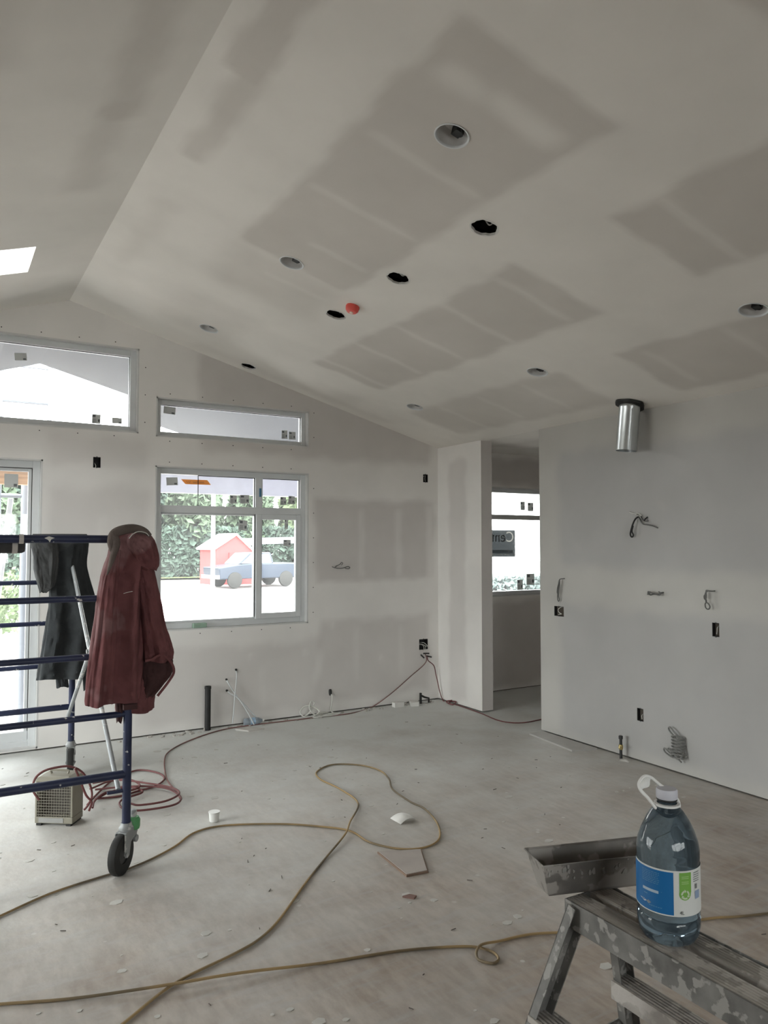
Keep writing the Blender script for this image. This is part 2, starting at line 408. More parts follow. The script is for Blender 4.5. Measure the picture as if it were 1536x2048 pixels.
# floor
def floor_mat():
    m, N, L, P = newmat('dusty_subfloor')
    P.inputs['Roughness'].default_value = .62; P.inputs['Specular IOR Level'].default_value = .35
    tc = N.new('ShaderNodeTexCoord')
    def noi(scale, det=5, st=None, rot=0, rough=.5):
        n = N.new('ShaderNodeTexNoise'); n.inputs['Scale'].default_value = scale; n.inputs['Detail'].default_value = det; n.inputs['Roughness'].default_value = rough
        mp = N.new('ShaderNodeMapping')
        if st: mp.inputs['Scale'].default_value = st
        mp.inputs['Rotation'].default_value = (0, 0, rot)
        L.new(tc.outputs['Object'], mp.inputs[0]); L.new(mp.outputs[0], n.inputs['Vector']); return n.outputs['Fac']
    def ramp(s, a, b, c0, c1):
        r = N.new('ShaderNodeValToRGB'); r.color_ramp.elements[0].position = a; r.color_ramp.elements[1].position = b
        r.color_ramp.elements[0].color = c0 + (1,); r.color_ramp.elements[1].color = c1 + (1,); L.new(s, r.inputs[0]); return r.outputs[0]
    def mix(f, a, b, bt='MIX'):
        x = N.new('ShaderNodeMix'); x.data_type = 'RGBA'; x.blend_type = bt
        if isinstance(f, float): x.inputs[0].default_value = f
        else: L.new(f, x.inputs[0])
        for i, s in ((6, a), (7, b)):
            if isinstance(s, tuple): x.inputs[i].default_value = s + (1,)
            else: L.new(s, x.inputs[i])
        return x.outputs[2]
    base = ramp(noi(3.2, 6), .3, .7, (.33, .275, .232), (.42, .365, .315))
    flakes = ramp(noi(26, 3, (1, .28, 1), .5), .40, .62, (.84, .82, .8), (1.04, 1.04, 1.04))
    base = mix(1.0, base, flakes, 'MULTIPLY')
    scuff = ramp(noi(9, 6, (.35, 2.2, 1), -.35, .65), .50, .70, (0., 0., 0.), (1., 1., 1.))
    base = mix(scuff, base, (.36, .33, .31))
    # settled dust plus painted-in window reflection, both paler towards the window wall
    sx = N.new('ShaderNodeSeparateXYZ'); L.new(tc.outputs['Object'], sx.inputs[0])
    mr = N.new('ShaderNodeMapRange'); mr.inputs[1].default_value = 1.5; mr.inputs[2].default_value = 6.2; mr.inputs[3].default_value = -.2; mr.inputs[4].default_value = .85
    L.new(sx.outputs['Y'], mr.inputs[0])
    ad = N.new('ShaderNodeMath'); ad.operation = 'ADD'; L.new(mr.outputs[0], ad.inputs[0])
    ml = N.new('ShaderNodeMath'); ml.operation = 'MULTIPLY_ADD'; ml.inputs[1].default_value = 1.3; ml.inputs[2].default_value = -.5
    L.new(noi(2.1, 7, None, 0, .62), ml.inputs[0]); L.new(ml.outputs[0], ad.inputs[1]); ad.use_clamp = True
    base = mix(ad.outputs[0], base, (.60, .61, .59))
    v = N.new('ShaderNodeTexVoronoi'); v.inputs['Scale'].default_value = 5.5; L.new(tc.outputs['Object'], v.inputs['Vector'])
    sp = ramp(v.outputs['Distance'], .045, .075, (1., 1., 1.), (0., 0., 0.))
    gate = ramp(noi(1.7, 2), .5, .6, (0., 0., 0.), (1., 1., 1.))
    spg = mix(1.0, sp, gate, 'MULTIPLY')
    base = mix(spg, base, (.56, .55, .52))
    L.new(base, P.inputs['Base Color'])
    b = N.new('ShaderNodeBump'); b.inputs['Strength'].default_value = .35; b.inputs['Distance'].default_value = .004
    L.new(noi(30, 5), b.inputs['Height']); L.new(b.outputs[0], P.inputs['Normal'])
    return m
mb = MB(); mb.box((LX - .15, YN - .15, -.12), (7.7, YG + .17, 0)); struct(mb, 'floor', floor_mat())

# roof shell over the whole house (it also keeps the ceiling cut-outs dark) and over the porch
M_SOFF = mat('porch_soffit', (.11, .115, .125), .8, var=.05)
M_ROOF = mat('roof_underside', (.06, .05, .045), .9)
PF = 8.85
def slab(mb, x0, x1, y0, y1, dz, th):
    for a, b, f in ((max(x0, RDG), x1, ceil_r), (x0, min(x1, RDG), ceil_l)):
        if b <= a: continue
        vs = [(a, y0, f(a) + dz), (b, y0, f(b) + dz), (b, y1, f(b) + dz), (a, y1, f(a) + dz)]
        vs += [(x, y, z + th) for x, y, z in vs]
        mb.add(vs, [(3, 2, 1, 0), (4, 5, 6, 7), (0, 1, 5, 4), (1, 2, 6, 5), (2, 3, 7, 6), (3, 0, 4, 7)])
mb = MB(); slab(mb, RDG, RX + .1, YN - .3, YG + .15, .30, .1)
# left slope with the skylight well left open
for a, b, c, d in ((LX - .4, SKY[0], YN - .3, YG + .15), (SKY[1], RDG, YN - .3, YG + .15), (SKY[0], SKY[1], YN - .3, SKY[2]), (SKY[0], SKY[1], SKY[3], YG + .15)):
    slab(mb, a, b, c, d, .30, .1)
struct(mb, 'ceiling', M_ROOF)
mb = MB(); mb.box((RX + .0, 2.9, 2.95), (7.8, YG + .15, 3.0)); struct(mb, 'ceiling', M_ROOF)
mb = MB(); mb.box((7.6, 2.9, 2.6), (7.7, YG + .15, 3.1)); struct(mb, 'wall_hall', M_ROOF)
mb = MB()
mb.box((RX + .025, YN, 2.69), (RX + .05, YG, 3.05)); struct(mb, 'wall_right', M_ROOF)
# skylight well lined with drywall, glazed at the roof
sk = MB()
for (xa, ya, xb, yb) in ((SKY[0], SKY[2], SKY[1], SKY[2]), (SKY[1], SKY[2], SKY[1], SKY[3]), (SKY[1], SKY[3], SKY[0], SKY[3]), (SKY[0], SKY[3], SKY[0], SKY[2])):
    sk.add([(xa, ya, ceil_l(xa)), (xb, yb, ceil_l(xb)), (xb, yb, ceil_l(xb) + .405), (xa, ya, ceil_l(xa) + .405)], [(0, 1, 2, 3)])
win5 = struct(sk, 'window_5', mat('white_shaft_paint', (.88, .88, .87), .7))
portal(((SKY[0] + SKY[1]) / 2, (SKY[2] + SKY[3]) / 2, ceil_l(-.06) + .44), (0, -math.atan(SL), 0), 1.1, .5)
kb = MB(); kb.add([(SKY[0], SKY[2], ceil_l(SKY[0]) + .40), (SKY[1], SKY[2], ceil_l(SKY[1]) + .40), (SKY[1], SKY[3], ceil_l(SKY[1]) + .40), (SKY[0], SKY[3], ceil_l(SKY[0]) + .40)], [(0, 1, 2, 3)])
kb.build('pane', M_GLASSC, win5)

# ------------------------------------------------------------------ windows and patio door
FY0, FY1 = YG + .055, YG + .13
def liner(par, W, m=M_VINYLT, depth=.10):
    a, b, c, d = W; t = .012; mb = MB()
    for x0, x1, z0, z1 in ((a, a + t, c, d), (b - t, b, c, d), (a, b, c, c + t), (a, b, d - t, d)):
        mb.box((x0, YG - .001, z0), (x1, YG + depth, z1))
    mb.build('jamb', m, par)
def frame(par, a, b, c, d, wdt, y0=FY0, y1=FY1, name='frame', m=M_VINYL):
    mb = MB()
    mb.box((a, y0, c), (a + wdt, y1, d)).box((b - wdt, y0, c), (b, y1, d)).box((a + wdt, y0, c), (b - wdt, y1, c + wdt)).box((a + wdt, y0, d - wdt), (b - wdt, y1, d))
    return mb.build(name, m, par, bevel=.003)
def gasket(par, a, b, c, d, y):
    mb = MB(); t = .006
    mb.box((a, y - .002, c), (a + t, y + .004, d)).box((b - t, y - .002, c), (b, y + .004, d)).box((a, y - .002, d - t), (b, y + .004, d))
    mb.build('gasket', M_BLACK, par)
def pane(par, a, b, c, d, y, m=M_GLASS):
    MB().box((a - .004, y, c - .004), (b + .004, y + .006, d + .004)).build('pane', m, par)
def thin_mat(name, col, f=.35):
    m, N, L, P = newmat(name); P.inputs['Base Color'].default_value = tuple(col) + (1,); P.inputs['Roughness'].default_value = .8
    t = N.new('ShaderNodeBsdfTranslucent'); t.inputs[0].default_value = tuple(col) + (1,); x = N.new('ShaderNodeMixShader'); x.inputs[0].default_value = f
    L.new(P.outputs[0], x.inputs[1]); L.new(t.outputs[0], x.inputs[2]); L.new(x.outputs[0], N['Material Output'].inputs[0]); return m
M_STK = thin_mat('sticker_paper', (.62, .63, .62), .22)
M_INK = thin_mat('sticker_ink', (.16, .17, .18), .2)
def sticker(par, x, z, w, h, y, kind=0, rot=0):
    M = Matrix.Translation((x, y, z)) @ Matrix.Rotation(rot, 4, 'Y')
    s = MB(); s.box((-w/2, -.0012, -h/2), (w/2, 0, h/2), M); s = s.build('sticker', M_STK, par)
    i = MB()
    if kind == 0: i.box((w*.18, -.002, -h*.42), (w*.42, -.0013, -h*.22), M)
    else:
        i.box((-w*.42, -.002, h*.2), (-w*.08, -.0013, h*.42), M).box((w*.2, -.002, -h*.3), (w*.42, -.0013, -h*.02), M)
        for k in range(5): i.box((-w*.42, -.002, -h*.40 + k*h*.09), (w*(.0 + .03*(k % 3)), -.0013, -h*.37 + k*h*.09), M)
    i.build('print', M_INK, s)
GY = YG + .095
def window(name, W, inset=.055, fw=.055):
    o = empty(name, (0, 0, 0), kind='structure')
    liner(o, W)
    return o
# upper left window
w1 = window('window_1', W1); a, b, c, d = W1
frame(w1, a + .012, b - .012, c + .012, d - .012, .05); pane(w1, a + .06, b - .06, c + .06, d - .06, GY); gasket(w1, a + .06, b - .06, c + .06, d - .06, GY - .012)
sticker(w1, .55, 3.17, .09, .06, GY - .002, 0, -.1); sticker(w1, 1.14, 2.71, .07, .08, GY - .002, 1); sticker(w1, 1.31, 2.71, .08, .05, GY - .002, 0)
# clerestory over the big window
w2 = window('window_2', W2); a, b, c, d = W2
frame(w2, a + .012, b - .012, c + .012, d - .012, .042); pane(w2, a + .05, b - .05, c + .05, d - .05, GY); gasket(w2, a + .052, b - .052, c + .052, d - .052, GY - .012)
sticker(w2, 1.76, 2.84, .105, .065, GY - .002, 0, .06); sticker(w2, 2.87, 2.705, .06, .08, GY - .002, 1); sticker(w2, 2.95, 2.70, .07, .075, GY - .002, 1)
# big window: transom row over a slider
w3 = window('window_3', W3); a, b, c, d = W3
frame(w3, a + .012, b - .012, c + .012, d - .012, .05)
mb = MB(); mb.box((a + .06, FY0, 1.925), (b - .06, FY1, 1.99)); mb.build('transom', M_VINYL, w3, bevel=.003)
mb = MB(); mb.box((2.565, FY0, 1.99), (2.635, FY1, d - .06)).box((2.575, FY0 + .005, c + .06), (2.635, FY1, 1.925)); mb.build('mullion', M_VINYL, w3, bevel=.003)
frame(w3, a + .062, 2.575, c + .062, 1.925, .016, FY0 + .02, FY1 - .005, 'sash'); frame(w3, 2.57, b - .062, c + .062, 1.925, .05, FY0 - .012, FY0 + .03, 'sash')
mb = MB(); mb.box((2.587, FY0 - .002, c + .1), (2.591, FY0 + .006, 1.90)).box((2.56, FY0 + .012, c + .08), (2.565, FY0 + .03, 1.92)); mb.build('gasket', M_BLACK, w3)
pane(w3, a + .062, 2.565, 1.99, d - .062, GY); pane(w3, 2.635, b - .062, 1.99, d - .062, GY); gasket(w3, 2.635, b - .062, 1.99, d - .062, GY - .012); gasket(w3, a + .4, 2.565, 1.99, d - .062, GY - .012)
pane(w3, a + .078, 2.56, c + .078, 1.909, GY + .01); pane(w3, 2.62, b - .112, c + .112, 1.875, GY - .03)
sticker(w3, 1.79, 2.205, .10, .07, GY - .002, 0, -.06); sticker(w3, 2.36, 2.06, .065, .075, GY - .002, 1); sticker(w3, 2.47, 2.065, .09, .08, GY - .002, 1)
sticker(w3, 2.86, 2.06, .06, .075, GY - .002, 1); sticker(w3, 2.945, 2.07, .065, .08, GY - .002, 1, .1); sticker(w3, 2.46, 1.82, .08, .095, GY + .008, 1, .08)
sticker(w3, 2.88, 1.84, .035, .1, GY - .032, 1); sticker(w3, 2.89, 1.655, .075, .06, GY - .032, 1)
t = MB(); t.prism([(-.14, .022), (.10, .025), (.135, -.018), (-.10, -.02)], 0, .0015, Matrix.Translation((2.01, GY - .002, 2.205)) @ Matrix.Rotation(PI/2, 4, 'X'))
tp = t.build('tape', thin_mat('orange_flagging', (.90, .50, .16), .3), w3, label='orange tape strip with a scribbled note')
s = MB()
for k in range(3):
    x0 = 1.915 + k * .06
    s.tube([(x0 + .006*i, GY - .0045, 2.205 + .009 * math.sin(i * 2.1 + k)) for i in range(8)], .0013, 5)
s.build('print', M_INK, tp)
MB().box((2.60, FY0 - .008, 2.09), (2.618, FY0, 2.17)).build('clip', mat('blue_clip', (.07, .20, .33), .5), w3, label='blue plastic clip')
# hall window
w4 = window('window_4', W4); a, b, c, d = W4
frame(w4, a + .012, b - .012, c + .012, d - .012, .045); mb = MB(); mb.box((a + .05, FY0, 1.925), (b - .05, FY1, 1.98)); mb.build('transom', M_VINYLT, w4)
pane(w4, a + .057, b - .057, 1.98, d - .057, GY, M_GLASSC); pane(w4, a + .057, b - .057, c + .057, 1.925, GY, M_GLASSC)
sticker(w4, 5.88, 2.09, .07, .10, GY - .002, 1); sticker(w4, 6.0, 2.08, .09, .10, GY - .002, 1); sticker(w4, 5.83, 1.17, .085, .12, GY - .002, 1); sticker(w4, 5.99, 1.23, .12, .13, GY - .002, 1)
# patio door
d1 = empty('door_1', (0, 0, 0), kind='structure'); a, b, c, d = D1
liner(d1, D1); frame(d1, a + .012, b - .012, c, d - .012, .055); frame(d1, a + .067, b - .067, c + .055, d - .067, .03, FY0 + .02, FY1 - .01, 'sash')
pane(d1, a + .097, b - .097, c + .10, d - .097, GY, M_GLASSC); gasket(d1, a + .067, b - .067, c + .06, d - .067, FY0 + .018)
mb = MB(); mb.box((a + .07, FY0 + .015, c + .055), (b - .07, FY1, c + .13)); mb.build('bottom_rail', M_VINYL, d1)
sticker(d1, .50, 2.155, .10, .11, GY - .002, 0)
# the two openings behind the camera
wl = empty('window_6', (0, 0, 0), kind='structure')
for k in range(3):
    y0 = WL[0] + k * 1.0; z0, z1 = WL[2], WL[3]
    mb = MB(); mb.box((LX - .1, y0, z0), (LX - .04, y0 + .05, z1)).box((LX - .1, y0 + .95, z0), (LX - .04, y0 + 1.0, z1)).box((LX - .1, y0, z0), (LX - .04, y0 + 1.0, z0 + .06)).box((LX - .1, y0, z1 - .06), (LX - .04, y0 + 1.0, z1)); mb.build('frame', M_VINYL, wl)
    MB().box((LX - .075, y0 + .05, z0 + .06), (LX - .07, y0 + .95, z1 - .06)).build('pane', M_GLASSC, wl)
wr = empty('window_7', (0, 0, 0), kind='structure')
for x0 in (-.6, .4, 1.4):
    mb = MB(); mb.box((x0, YN - .1, 1.2), (x0 + .05, YN - .04, 2.3)).box((x0 + .95, YN - .1, 1.2), (x0 + 1., YN - .04, 2.3)).box((x0, YN - .1, 1.2), (x0 + 1, YN - .04, 1.26)).box((x0, YN - .1, 2.24), (x0 + 1, YN - .04, 2.3)); mb.build('frame', M_VINYL, wr)
    MB().box((x0 + .05, YN - .075, 1.26), (x0 + .95, YN - .07, 2.24)).build('pane', M_GLASSC, wr)
# drywall screws round the windows
scr = MB()
for W in (W1, W2, W3):
    a, b, c, d = W
    for x in np.arange(a + .12, b, .29):
        for z in (c - .035, d + .035): scr.box((x - .004, YG - .0015, z - .004), (x + .004, YG + .001, z + .004))
    for z in np.arange(c + .1, d, .24): scr.box((b + .05, YG - .0015, z - .004), (b + .058, YG + .001, z + .004))
scr.build('screw_heads', M_BLACK, wall_front, kind='stuff')
# sign fixed to the outside of the hall window, seen from behind
sg = empty('window_sign', (5.55, GY + .03, 1.65), label='dark window sign with pale mirrored lettering, lower pane of the hall window', cat='sign')
# the board is a thin sheet with the letters let into it
def sign_sheet(txt, size, x0, x1, y0, y1):
    cu = bpy.data.curves.new('lettering', 'FONT'); cu.body = txt; cu.size = size
    o = bpy.data.objects.new('lettering', cu); COL.objects.link(o)
    dg = bpy.context.evaluated_depsgraph_get(); c2 = o.evaluated_get(dg).to_curve(dg).copy()
    sp = c2.splines.new('POLY'); sp.points.add(3)
    for p, (x, y) in zip(sp.points, ((x0, y0), (x1, y0), (x1, y1), (x0, y1))): p.co = (x, y, 0, 1)
    sp.use_cyclic_u = True; c2.dimensions = '2D'; c2.fill_mode = 'BOTH'
    o2 = bpy.data.objects.new('sheet', c2); COL.objects.link(o2)
    dg = bpy.context.evaluated_depsgraph_get(); me = bpy.data.meshes.new_from_object(o2.evaluated_get(dg))
    vs = [tuple(v.co) for v in me.vertices]; fs = [tuple(p.vertices) for p in me.polygons]
    bpy.data.objects.remove(o); bpy.data.objects.remove(o2)
    return vs, fs
vs, fs = sign_sheet('Central', .17, -.02, .64, -.175, .135)
MB().add([(.22 - x, 0, y + .02) for x, y, z in vs], [tuple(reversed(f)) for f in fs]).build('board', thin_mat('sign_board', (.030, .034, .036), .42), sg)
vs, fs = text_geo('Central', .17)
for iv, fi in islands(vs, fs):
    MB().add([(.22 - x, 0, y + .02) for x, y, z in iv], [tuple(reversed(f)) for f in fi]).build('letter', thin_mat('sign_letters', (.085, .083, .075), .85), sg)
M_SL = mat('sign_print', (.6, .58, .52), .6)
mb = MB()
for x0 in np.arange(-.36, .2, .11): mb.box((x0, -.003, -.13), (x0 + .075, -.001, -.122))
mb.build('small_print', M_SL, sg, kind='stuff')
MB().box((-.36, -.002, -.115), (.2, -.0005, -.075)).build('strip', mat('sign_strip', (.16, .22, .28), .6), sg)

# ------------------------------------------------------------------ ceiling fixtures
def on_ceiling(x, y): return Matrix.Translation((x, y, ceil_r(x))) @ Matrix.Rotation(math.atan(SR), 4, 'Y')
M_REFL = mat('pot_housing', (.62, .61, .60), .45, .2, var=.15)
def pot():
    o = empty('recessed_light')
    mb = MB(); mb.lathe([(.072, .006), (.077, .0), (.079, -.002), (.078, -.004), (.073, -.004), (.070, .0), (.070, .006)], 32, caps=False)
    mb.build('trim_ring', M_VINYL, o, smooth=True)
    mb = MB(); mb.lathe([(.071, .0), (.069, .02), (.060, .045), (.045, .060), (.0, .064)], 32, caps=False); mb.build('housing', M_REFL, o, smooth=True)
    mb = MB(); mb.box((.004, -.022, .022), (.044, .022, .062)); mb.tube(spline([(0, 0, .06), (.03, .02, .03), (.045, -.01, .02), (.02, -.03, .03)], 4), .003, 6); mb.build('socket', M_BLACK, o, bevel=.004)
    return o
where = ['nearest of the row beside the ridge', 'middle one of the row beside the ridge', 'farthest of the row beside the ridge',
         'low on the right slope at the right edge', 'low on the slope above the hall opening', 'smallest, low by the far corner',
         'row beside the ridge, above the camera', 'row along the right wall, above the camera']
p0 = pot()
for i, (x, y) in enumerate(POTS):
    o = p0 if i == 0 else copy_tree(p0)
    o.matrix_world = on_ceiling(x, y); tag(o, 'white rimmed recessed ceiling light, ' + where[i], 'light', 'recessed ceiling lights')
def ragged_hole(x, y, lab, k):
    o = empty('ceiling_cutout', label=lab, cat='hole', group='round cut-outs in the ceiling'); o.matrix_world = on_ceiling(x, y)
    mb = MB(); n = 40; vs = []
    for i in range(n):
        a = 2 * PI * i / n; rr = .068 + .003 * math.sin(5 * a + k) + .002 * math.sin(11 * a + 2 * k)
        for r_, z in ((.078, -.0015), (rr, -.002), (rr, .012)): vs.append((r_ * math.cos(a), r_ * math.sin(a), z))
    fs = []
    for i in range(n):
        j = (i + 1) % n
        for q in (0, 1): fs.append((3*i+q, 3*j+q, 3*j+q+1, 3*i+q+1))
    mb.add(vs, fs); mb.build('torn_rim', M_MUDW, o)
    mb = MB(); mb.tube(spline([(-.03, .1, .12), (0, .03, .06 + .01*k % .02), (.025, .0, .03), (.035, -.02, .05), (.02, -.06, .11)], 5), .004, 6); mb.build('wire', mat('grey_wire', (.45, .45, .43), .6), o, smooth=True)
    mb = MB(); mb.lathe([(.10, .05), (.10, .2), (0, .2)], 16, caps=False); mb.build('hole_shade_cup', M_DARK, o)  # near-black cup, paints the shade inside the hole
ragged_hole(*CUTS[0], 'dark round hole cut in the ceiling, the nearest and largest of its row', 1)
ragged_hole(*CUTS[1], 'dark round hole with a notched edge, second of its row', 2)
ragged_hole(*CUTS[2], 'dark round hole in the ceiling beside the red detector cover', 3)
ragged_hole(*CUTS[3], 'small dark hole in the ceiling just over the window wall', 4)
o = empty('smoke_detector', label='red plastic dust cover on the ceiling beside a cut hole', cat='detector'); o.matrix_world = on_ceiling(2.40, 4.456)
MB().lathe([(.046, 0), (.048, -.008), (.044, -.03), (.034, -.042), (.012, -.046)], 28).build('cover', M_RED, o, smooth=True)
MB().lathe([(.014, -.045), (.012, -.05), (.004, -.052)], 16).build('button', mat('pale_button', (.75, .6, .5), .5), o, smooth=True)

# hanging duct
du = empty('vent_duct', (DUCT[0], DUCT[1], ceil_r(DUCT[0])), label='shiny round galvanised duct hanging from a black rimmed ceiling hole', cat='duct')
T = Matrix.Rotation(math.radians(3.0), 4, 'X') @ Matrix.Rotation(math.radians(4.0), 4, 'Y')
mb = MB(); R0 = .0775
mb.lathe([(R0 - .004, .10), (R0, .10), (R0, -.02), (R0 + .002, -.025), (R0 + .002, -.032), (R0, -.037), (R0, -.36), (R0 - .0015, -.36), (R0 - .003, .10)], 40, T, caps=False); mb.build('pipe', M_ZINC, du, smooth=True)
mb = MB(); mb.box((-.006, -R0 - .004, -.355), (.004, -R0 + .002, -.05), T @ rotz(-.55)); mb.build('seam', M_ZINC, du)
mb = MB(); mb.lathe([(R0 - .006, -.33), (.0, -.33)], 30, T, caps=False); mb.build('inner_shade_disc', M_DARK, du)  # dark disc near the mouth, paints the shade inside the pipe
mb = MB(); n = 36; vs = []
for i in range(n):
    a = 2 * PI * i / n; rr = .105 + .006 * math.sin(3 * a) + .004 * math.sin(7 * a); dz = -SR * rr * math.cos(a)
    for r_, z in ((.079, -.012), (rr, -.004), (rr * .98, -.018 - .012 * max(0, math.sin(a - 4.2))), (.08, -.03)): vs.append((r_ * math.cos(a), r_ * math.sin(a), z + (-SR * r_ * math.cos(a))))
fs = [(4*i+q, 4*((i+1) % n)+q, 4*((i+1) % n)+(q+1) % 4, 4*i+(q+1) % 4) for i in range(n) for q in range(4)]
mb.add(vs, fs); mb.build('rubber_collar', M_BLACK, du, smooth=True)

# ------------------------------------------------------------------ electrical boxes and wires in the walls
M_WIRE = mat('grey_cable', (.13, .13, .125), .6); M_WIREW = mat('white_cable', (.62, .62, .58), .55)
def ebox(kind, r, lab, wires=()):
    # kind 'g': window wall, 'r': right wall
    u0, u1, z0, z1 = r; uc, zc = (u0 + u1) / 2, (z0 + z1) / 2
    if kind == 'g': M = Matrix.Translation((uc, YG, zc))
    else: M = Matrix.Translation((RX, uc, zc)) @ rotz(-PI / 2)
    o = empty('electrical_box', label=lab, cat='outlet box'); o.matrix_world = M
    h = (u1 - u0) / 2; k = (z1 - z0) / 2; t = .003; D = .055; mb = MB()
    mb.box((-h, .002, -k), (-h + t, D, k)).box((h - t, .002, -k), (h, D, k)).box((-h, .002, -k), (h, D, -k + t)).box((-h, .002, k - t), (h, D, k)).box((-h, D, -k), (h, D + t, k))
    for zz in (-k, k): mb.box((-.006, 0, zz - .006), (.006, .012, zz + .006))
    mb.build('box', M_BLACK, o)
    for w_ in wires: MB().tube(spline(w_[1], 5), .0028, 6).build('wire', w_[0], o, smooth=True)
ebox('g', BOXES_G[0], 'dark electrical box high on the window wall, left of the big window', [(M_WIREW, [(-.01, .05, .0), (-.012, .02, -.01), (-.008, .0, -.03), (-.012, -.006, -.045)])])
ebox('g', BOXES_G[1], 'dark electrical box high on the window wall near the far corner', [(M_WIREW, [(.0, .05, .02), (.01, .02, .03), (-.005, .005, .0), (.01, .02, -.03)])])
ebox('g', BOXES_G[2], 'square electrical box low on the window wall with a cord plugged in', [
    (M_WIREW, [(-.03, .05, .01), (0, .0, .018), (.03, -.02, -.01), (.05, -.01, -.022), (.03, 0, -.02), (.0, .03, .0)]), (M_WIREW, [(-.04, .05, -.01), (-.03, .0, .0), (-.01, -.02, -.02), (-.005, -.015, -.07)]),
    (M_WIREW, [(-.02, .05, .0), (-.01, .0, .0), (.01, -.02, -.02), (.012, -.015, -.07)])])
ebox('r', BOXES_R[0], 'square double electrical box with a curled wire, on the right wall by the opening', [(M_WIREW, [(.01, .05, .03), (.02, .01, .036), (-.005, .0, .02), (-.008, .0, .0), (.01, .0, -.015), (.02, .01, -.022), (-.02, .01, -.03)])])
ebox('r', BOXES_R[1], 'narrow upright electrical box at counter height at the right of the right wall', [(M_WIREW, [(.01, .05, .03), (.012, .005, .02), (.01, .0, -.01), (.0, .01, -.03)])])
ebox('r', BOXES_R[2], 'narrow upright electrical box low on the right wall', [(M_WIREW, [(.015, .05, .01), (.012, .005, .0), (.016, .0, -.03)])])
def wire_thing(name, lab, paths, m, r=.003, cat='wire', sub=6):
    mb = MB()
    for p in paths: mb.tube(spline(p, sub), r, 6)
    return mb.build(name, m, smooth=True, label=lab, cat=cat)
def RW(y, z, off=.02): return (RX - off, y, z)
def GW(x, z, off=.02): return (x, YG - off, z)
def wireR(pts): return [RW(y, z, off) for y, z, off in pts]
wire_thing('wire_pigtail', 'dark twisted wire pigtail over the square box on the right wall', [
    wireR([(4.735, 1.352, -.02), (4.745, 1.35, .01), (4.765, 1.345, .03), (4.775, 1.32, .035), (4.785, 1.27, .03), (4.79, 1.24, .03), (4.797, 1.20, .03), (4.80, 1.17, .025), (4.79, 1.155, .025), (4.78, 1.17, .025), (4.785, 1.20, .03), (4.775, 1.25, .035), (4.765, 1.30, .035), (4.77, 1.345, .03)]),
    wireR([(4.765, 1.345, .03), (4.782, 1.29, .038), (4.80, 1.25, .03), (4.80, 1.225, .03), (4.785, 1.215, .035)])], M_WIRE, .0045)
wire_thing('wire_pigtail', 'short knotted wire stub sticking out sideways, middle of the right wall', [
    wireR([(3.72, 1.29, -.02), (3.735, 1.285, .02), (3.75, 1.275, .03), (3.79, 1.275, .03), (3.815, 1.268, .03), (3.835, 1.275, .03), (3.835, 1.29, .035), (3.81, 1.287, .04), (3.78, 1.278, .035), (3.74, 1.27, .03), (3.73, 1.285, .03), (3.745, 1.295, .03)]),
    wireR([(3.83, 1.285, .03), (3.835, 1.272, .04), (3.815, 1.278, .045), (3.82, 1.29, .03)])], M_WIRE, .0055)
wire_thing('wire_pigtail', 'dark wire pigtail ending in an open loop, above the counter height box', [
    wireR([(3.295, 1.325, -.02), (3.305, 1.322, .02), (3.33, 1.322, .03), (3.345, 1.31, .035), (3.35, 1.28, .035), (3.345, 1.25, .03), (3.355, 1.23, .03), (3.35, 1.205, .03), (3.33, 1.197, .03), (3.318, 1.215, .03), (3.33, 1.235, .03), (3.345, 1.25, .035), (3.338, 1.29, .04), (3.345, 1.325, .03), (3.32, 1.322, .03)]),
    wireR([(3.35, 1.30, .03), (3.362, 1.285, .03), (3.35, 1.265, .04), (3.338, 1.28, .04), (3.345, 1.31, .04)])], M_WIRE, .0045)
wt = empty('wire_stub', label='pale taped fan of wires with one black loop hanging, high on the right wall', cat='wire')
MB().tube(spline(wireR([(3.94, 1.86, -.01), (3.955, 1.84, .02), (3.965, 1.80, .04), (3.985, 1.75, .04), (3.995, 1.715, .035), (3.985, 1.70, .03), (3.972, 1.715, .03), (3.98, 1.745, .035), (3.965, 1.785, .04)]), 6), .0062, 7).build('black_loop', M_BLACK, wt, smooth=True)
for i, p in enumerate([[(3.93, 1.87, -.01), (3.90, 1.845, .02), (3.87, 1.82, .02), (3.845, 1.82, .01)], [(3.94, 1.86, .0), (3.955, 1.875, .02), (3.93, 1.88, .02), (3.905, 1.86, .01)], [(3.94, 1.85, .0), (3.89, 1.80, .02), (3.84, 1.79, .02), (3.79, 1.78, .02), (3.765, 1.765, .0)],
                        [(3.955, 1.875, .0), (4.0, 1.885, .01), (4.03, 1.895, .0)], [(3.86, 1.85, .0), (3.865, 1.835, .02), (3.87, 1.82, .025)]]):
    MB().tube(spline(wireR(p), 5), .005, 6).build('wire', [M_WIRE, M_WIREW][i % 2] if i < 4 else M_BLACK, wt, smooth=True)
# big wire bundle low on the right wall
pp = []
for k in range(7):
    z = .27 - k * .022
    pp.append(wireR([(3.56 - .004*k, z, .015), (3.60, z + .008, .05), (3.635, z - .004, .05), (3.62, z - .014, .03), (3.575 - .004*k, z - .010, .055), (3.55, z - .006, .02)]))
pp.append(wireR([(3.59, .27, .03), (3.62, .30, .04), (3.66, .325, .035), (3.675, .31, .03), (3.655, .29, .035), (3.61, .265, .04)]))
pp.append(wireR([(3.60, .14, .03), (3.65, .145, .045), (3.70, .165, .04), (3.715, .155, .035), (3.70, .135, .035), (3.64, .118, .04), (3.59, .125, .04)]))
pp.append(wireR([(3.60, .155, .03), (3.65, .175, .045), (3.66, .165, .04), (3.62, .15, .05), (3.58, .115, .045), (3.57, .095, .03)]))
pp.append(wireR([(3.56, .22, -.01), (3.55, .17, .03), (3.56, .13, .05), (3.60, .12, .05), (3.62, .16, .04)]))
